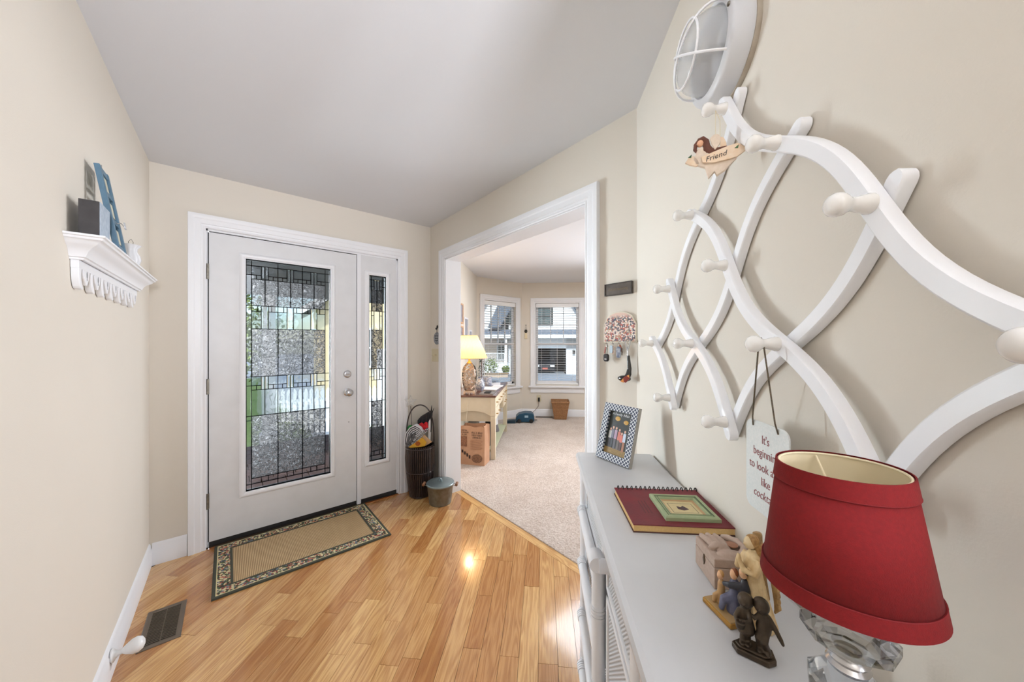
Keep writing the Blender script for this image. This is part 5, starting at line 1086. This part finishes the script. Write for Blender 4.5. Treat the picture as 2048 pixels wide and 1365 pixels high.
v0 = Vector(T3(6.19, 0)) ; base = Vector((6.19 * Q, 6.19 * Q, 0)); vdir = Vector((Q, -Q, 0)); nd = Vector((Q, Q, 0))
def w3p(v, e, z): return tuple(base + vdir * v - nd * e + Vector((0, 0, z)))
single('vacuum_cord', B().tube([w3p(-.074, .04, .27), w3p(-.08, .06, .20), w3p(-.14, .10, .13), w3p(-.22, .16, .07), w3p(-.26, .22, .012), w3p(-.10, .34, .010), w3p(-.16, .42, .010), (3.93, 4.19, .012)], .004, 6), mat('grey_cord', (110, 92, 80), .5), 'thin brown grey power cord running from the outlet to the vacuum', 'cord', (0, 0, 0), smooth=True)
t = thing('carpet_vent', 'brown metal heat register in the carpet by the bay wall', 'vent', loc=w3p(.02, .10, .007), rz=R(-45))
obj('rim', B().box(-.15, .15, -.05, .05, 0, .004), vm, t, bevel=.001)
for i in range(14): obj('slot', B().box(-.14 + i * .02, -.132 + i * .02, -.035, .035, .004, .0046), black, t)
wbk = thing('wicker_basket', 'square tapered brown wicker waste basket under the right bay window', 'basket', loc=w3p(.302, .165, .0065), rz=R(-45))
wk = mat('brown_wicker', (184, 138, 94), .7, noisec=(60, (120, 78, 46), .7))
def sq(h, z): return [(-h, -h, z), (h, -h, z), (h, h, z), (-h, h, z)]
obj('liner', B().rings([sq(.098, 0), sq(.143, .30), sq(.138, .30), sq(.094, .006)]), wk, wbk)
wv = B()
for r in range(21):
    z = .008 + r * .0142; h = .1 + .047 * z / .30; pts = []
    for s in range(4):
        for i in range(10):
            a = -h + 2 * h * i / 10; o_2 = h + .003 * (1 if (i + r) % 2 else -1)
            pts.append({0: (a, -o_2, z), 1: (o_2, a, z), 2: (-a, o_2, z), 3: (-o_2, -a, z)}[s])
    wv.tube(pts + pts[:1], .006, 5)
obj('woven_strands', wv, wk, wbk, kind='stuff', smooth=True)
rm = B()
for z in (.298, .312): rm.tube([(x * 1.0, y, z) for x, y in ((-.152, -.152), (.152, -.152), (.152, .152), (-.152, .152), (-.152, -.152))], .008, 6)
obj('rim', rm, wk, wbk, smooth=True)
t = thing('bay_ornament', 'small hanging angel shaped ornament on the bay wall between the two windows', 'ornament', **F3)
obj('head', B().ball((-.312, -.01, 1.555), (.028, .010, .032)), mat('dark_wreath', (60, 58, 48), .8, bump=(60, 1, .01)), t); obj('body', B().prism([(-.330, 1.53), (-.342, 1.42), (-.284, 1.42), (-.294, 1.53)], -.012, -.002), mat('cream_card', (232, 218, 184), .8), t, bevel=.002); obj('loop', B().tube([(-.33, -.004, 1.58), (-.312, -.004, 1.66), (-.294, -.004, 1.58)], .0018, 6).ball((-.312, -.006, 1.668), .008, 8), darkst, t)

# ------------------------------------------------------------------ outside
asph = mat('asphalt', (150, 156, 166), .9, bump=(30, .4, .01), noisec=(3, (112, 118, 126), .6))
struct('ground', B().box(-60, 80, 3.4, 90, -1.45, -1.25).box(6.6, 80, -40, 3.4, -1.45, -1.25), asph)
struct('lawn_ground', B().box(-12, 1.6, 7.6, 30, -1.25, -1.15), mat('lawn_grass', (108, 128, 72), .9, bump=(40, 1, .03), noisec=(8, (84, 108, 56), .8)))
# entry porch
brickm = mat('porch_paver', (70, 50, 48), .8, noisec=(6, (56, 42, 42), .8))
pf = thing('floor_porch', kind='structure')
obj('bed', B().box(-2.2, 2.3, 3.14, 6.0, -.6, -.135), mat('mortar', (110, 104, 100), .9), pf)
pv = None; k = 0
for r in range(13):
    for c in range(20):
        x = -1.9 + c * .205 + (.10 if r % 2 else 0); y = 3.16 + r * .215
        if pv is None: pv = obj('paver', B().box(0, .198, 0, .208, 0, .035), brickm, pf, loc=(x, y, -.135), bevel=.004)
        else: c_ = pv.copy(); COL.objects.link(c_); c_.location = (x, y, -.135)
struct('ceiling_porch', B().box(-2.4, 2.6, 3.14, 6.3, 2.62, 2.68).box(-2.4, 2.6, 6.0, 6.2, 2.05, 2.62), mat('porch_grey_paint', (104, 106, 108), .7))
t = thing('porch_post', 'white square porch post outside the door glass', 'post', loc=(.42, 6.1, -.6))
obj('shaft', B().box(-.08, .08, -.08, .08, 0, 2.65), white, t, bevel=.006); obj('base_block', B().box(-.11, .11, -.11, .11, .2, .62), white, t, bevel=.006)
def leaves(n, c, r, s, seed):
    b = B(); q = random.Random(seed)
    for i in range(n):
        d = Vector((q.gauss(0, 1), q.gauss(0, 1), q.gauss(0, 1))).normalized() * (q.random() ** .35)
        p = Vector((c[0] + d.x * r[0], c[1] + d.y * r[1], c[2] + d.z * r[2])); a = Vector((q.uniform(-1, 1), q.uniform(-1, 1), q.uniform(-1, 1))).normalized() * s; e = a.cross(Vector((q.uniform(-1, 1), q.uniform(-1, 1), 1))).normalized() * s * .55
        b.add([p - a, p + e, p + a, p - e], [(0, 1, 2, 3)])
    return b
lg = mat('yellow_green_leaves', (132, 146, 74), .7, noisec=(3, (86, 108, 54), .8)); bk_ = mat('bark', (92, 76, 62), .9)  # leaf colour: yellow green with random darker tones
for nm, (x, y, z), r, n, lab in (('street_tree', (.25, 13.5, 1.6), (1.1, 1.1, 1.5), 1500, 'leafy green tree seen through the left edge of the door glass'), ('garden_shrub', (.9, 8.4, -.75), (.5, .5, .45), 700, 'rounded green shrub outside the left of the door glass'), ('garden_shrub', (2.25, 8.6, -.8), (.45, .45, .4), 600, 'rounded green shrub outside the middle of the door glass')):
    t = thing(nm, lab, 'tree' if nm == 'street_tree' else 'shrub', loc=(x, y, -1.25)); h = z + 1.25
    obj('foliage', leaves(n, (0, 0, h), r, .09 if n > 1000 else .05, n), lg, t, kind='stuff'); obj('trunk', B().tube([(0, 0, 0), (.03, 0, h * .6), (0, 0, h)], [.09, .07, .04] if n > 1000 else [.03, .02, .015], 8), bk_, t)
siding = mat('white_siding', (240, 241, 242), .7); creamh = mat('cream_house_wall', (224, 206, 166), .8); shing = mat('grey_shingles', (110, 118, 132), .8, noisec=(9, (88, 96, 110), .6)); wing = mat('window_dark_glass', (70, 84, 88), .12)
def hwin(par, x0, x1, z0, z1, y, m=white):
    f = B()
    for a, b_, c, d in ((x0 - .08, x1 + .08, z0 - .1, z0), (x0 - .08, x1 + .08, z1, z1 + .1), (x0 - .08, x0, z0, z1), (x1, x1 + .08, z0, z1), ((x0 + x1) / 2 - .03, (x0 + x1) / 2 + .03, z0, z1), (x0, x1, (z0 + z1) / 2 - .03, (z0 + z1) / 2 + .03)): f.box(a, b_, y - .08, y + .02, c, d)
    w = obj('window', f, m, par); obj('pane', B().box(x0, x1, y - .02, y, z0, z1), wing, w)
ch = thing('cream_house', 'cream house with a gable roof across the street behind the door glass', 'house', loc=(2.9, 17, -1.25), rz=R(-8))
obj('wall', B().prism([(0, 0), (0, 4.2), (3.6, 6.6), (7.2, 4.2), (7.2, 0)], 0, 5), creamh, ch)
for s in (1, -1):
    c0_ = 3.6; obj('roof', B().prism([(c0_, 6.9), (c0_ - s * 4.2, 4.1), (c0_ - s * 4.2, 3.95), (c0_, 6.65)], -.5, 5.4), shing, ch)
    obj('rake_board', B().prism([(c0_, 6.9), (c0_ - s * 4.2, 4.1), (c0_ - s * 4.2, 3.8), (c0_, 6.6)], -.56, -.5), siding, ch)
hwin(ch, 1.0, 2.2, 1.5, 3.2, -.02); hwin(ch, 4.4, 5.6, 1.5, 3.2, -.02)
obj('garage_door', B().box(2.5, 4.1, -.05, 0, 0, 2.3), siding, ch)
t = thing('picket_fence', 'low white picket fence along the street behind the door glass', 'fence', loc=(.8, 11.5, -1.25), rz=R(-20))
pk_ = None
for i in range(34):
    if pk_ is None: pk_ = obj('picket', B().prism([(0, 0), (0, 1.2), (.05, 1.3), (.10, 1.2), (.10, 0)], 0, .02), siding, t)
    else: c_ = pk_.copy(); COL.objects.link(c_); c_.location = (i * .14, 0, 0)
for z in (.3, .9): obj('rail', B().box(-.05, 4.8, .02, .05, z, z + .08), siding, t)

nh = thing('neighbour_house', 'white sided house with grey roofs and a dark garage across the street', 'house', loc=(28 * Q, 28 * Q, 0), rz=R(-45))
obj('wall', B().box(-2.9, -2.3, 0, 6, -1.25, 2.0).box(1.9, 9, 0, 6, -1.25, 2.0).box(-2.9, 9, 0, 6, .88, 2.0).box(-2.9, 9, .5, 6, 2.0, 3.0).prism([(-3.4, 3.0), (-3.4, 3.2), (-.2, 7.4), (.6, 7.4), (3.4, 3.0)], .5, 6), siding, nh)
obj('porch_wall', B().box(-9, -2.9, 1.4, 6, -1.25, 2.0), mat('tan_porch_wall', (214, 196, 182), .8), nh)
obj('porch_roof', B().prism([(-.9, 1.92), (-.9, 2.06), (.6, 2.5), (.6, 1.92)], -9.5, 9, 'x'), shing, nh)
obj('fascia', B().box(-9.5, 9, -1.0, -.9, 1.72, 2.0), siding, nh)
obj('roof', B().prism([(3.9, 2.9), (3.5, 2.9), (.2, 7.9), (.6, 7.9)], 0, 6.5), shing, nh); obj('roof', B().prism([(-4.6, 2.6), (-3.6, 2.6), (-.4, 7.9), (-2.2, 7.9)], -.2, 6.5), shing, nh); obj('roof', B().prism([(-7.6, 2.6), (-6.2, 2.6), (-3.4, 7.9), (-5.4, 7.9)], 1.2, 6.5), shing, nh)
obj('upper_wall', B().box(-9, -3.4, 1.6, 6, 2.0, 8), siding, nh)
hwin(nh, -.6, .75, 2.9, 4.25, .48, black); hwin(nh, -3.3, -2.6, 3.0, 4.4, .48, black)
obj('garage_interior', B().box(-2.3, 1.9, 3.5, 3.6, -1.25, .9).box(-2.3, -2.25, 0, 3.5, -1.25, .9).box(1.85, 1.9, 0, 3.5, -1.25, .9), mat('garage_dark', (60, 58, 60), .9), nh)
hwin(nh, -3.95, -3.25, -.1, 1.45, 1.38)
obj('porch_floor', B().box(-9, -2.9, -.9, 1.4, -1.25, -.35), siding, nh)
for x in (-7.4, -5.8, -3.0): obj('column', B().box(x - .1, x + .1, -.85, -.65, -.35, 1.75), siding, nh)
rl = None
for i in range(26):
    if rl is None: rl = obj('baluster', B().box(0, .05, -.8, -.75, -.3, .45), siding, nh, loc=(-7.3, 0, 0))
    else: c_ = rl.copy(); COL.objects.link(c_); c_.location = (-7.3 + i * .165, 0, 0)
obj('handrail', B().box(-7.4, -3.0, -.83, -.72, .45, .52), siding, nh)
obj('wall_lantern', B().box(2.4, 2.62, -.2, 0, .45, .75), darkst, nh)
car = thing('parked_car', 'dark car parked nose out inside the open garage across the street', 'car', loc=(28 * Q, 28 * Q, 0), rz=R(-45))
cbm = mat('dark_car_paint', (40, 40, 46), .3)
obj('body', B().prism([(1.0, -1.05), (1.0, -.55), (1.3, -.42), (1.7, -.1), (3.2, -.1), (3.4, -.4), (3.4, -1.05)], -.7, 1.0, 'x'), cbm, car, bevel=.05)
for x in (-.5, .8): obj('headlight', B().box(x - .18, x + .18, .97, 1.02, -.70, -.56), mat('headlight_glass', (226, 230, 236), .1), car)
obj('number_plate', B().box(-.05, .4, .96, 1.0, -.95, -.8), mat('plate_red', (196, 110, 96), .4), car)
for x in (-.5, .8): obj('wheel', B().lathe([(.3, -.1), (.32, -.08), (.32, .08), (.3, .1)], 20, Matrix.Translation((x, 1.5, -.93)) @ Matrix.Rotation(R(90), 4, 'Y')), darkst, car)
rw = thing('brick_retaining_wall', 'low tan brick retaining wall in front of the neighbouring porch', 'wall', loc=(25 * Q, 25 * Q, 0), rz=R(-45))
obj('wall', B().box(-9, -2.6, 0, .3, -1.25, -1.0), mat('tan_brick_wall', (196, 176, 158), .8, noisec=(4, (170, 150, 134), .6)), rw); obj('cap', B().box(-9.05, -2.55, -.05, .35, -1.0, -.93), mat('brown_cap', (140, 116, 92), .8), rw)
for i, (v, r) in enumerate(((-6.4, .45), (-4.0, .6), (-2.85, .3))):
    t = thing('porch_shrub', ('left green shrub behind the retaining wall', 'tallest green shrub behind the retaining wall', 'small right green shrub behind the retaining wall')[i], 'shrub', loc=(25.8 * Q + v * Q, 25.8 * Q - v * Q, -1.25))
    obj('foliage', leaves(350, (0, 0, r + .25), (r, r, r), .08, i), lg, t, kind='stuff'); obj('trunk', B().tube([(0, 0, 0), (0, 0, r)], .03, 6), bk_, t)
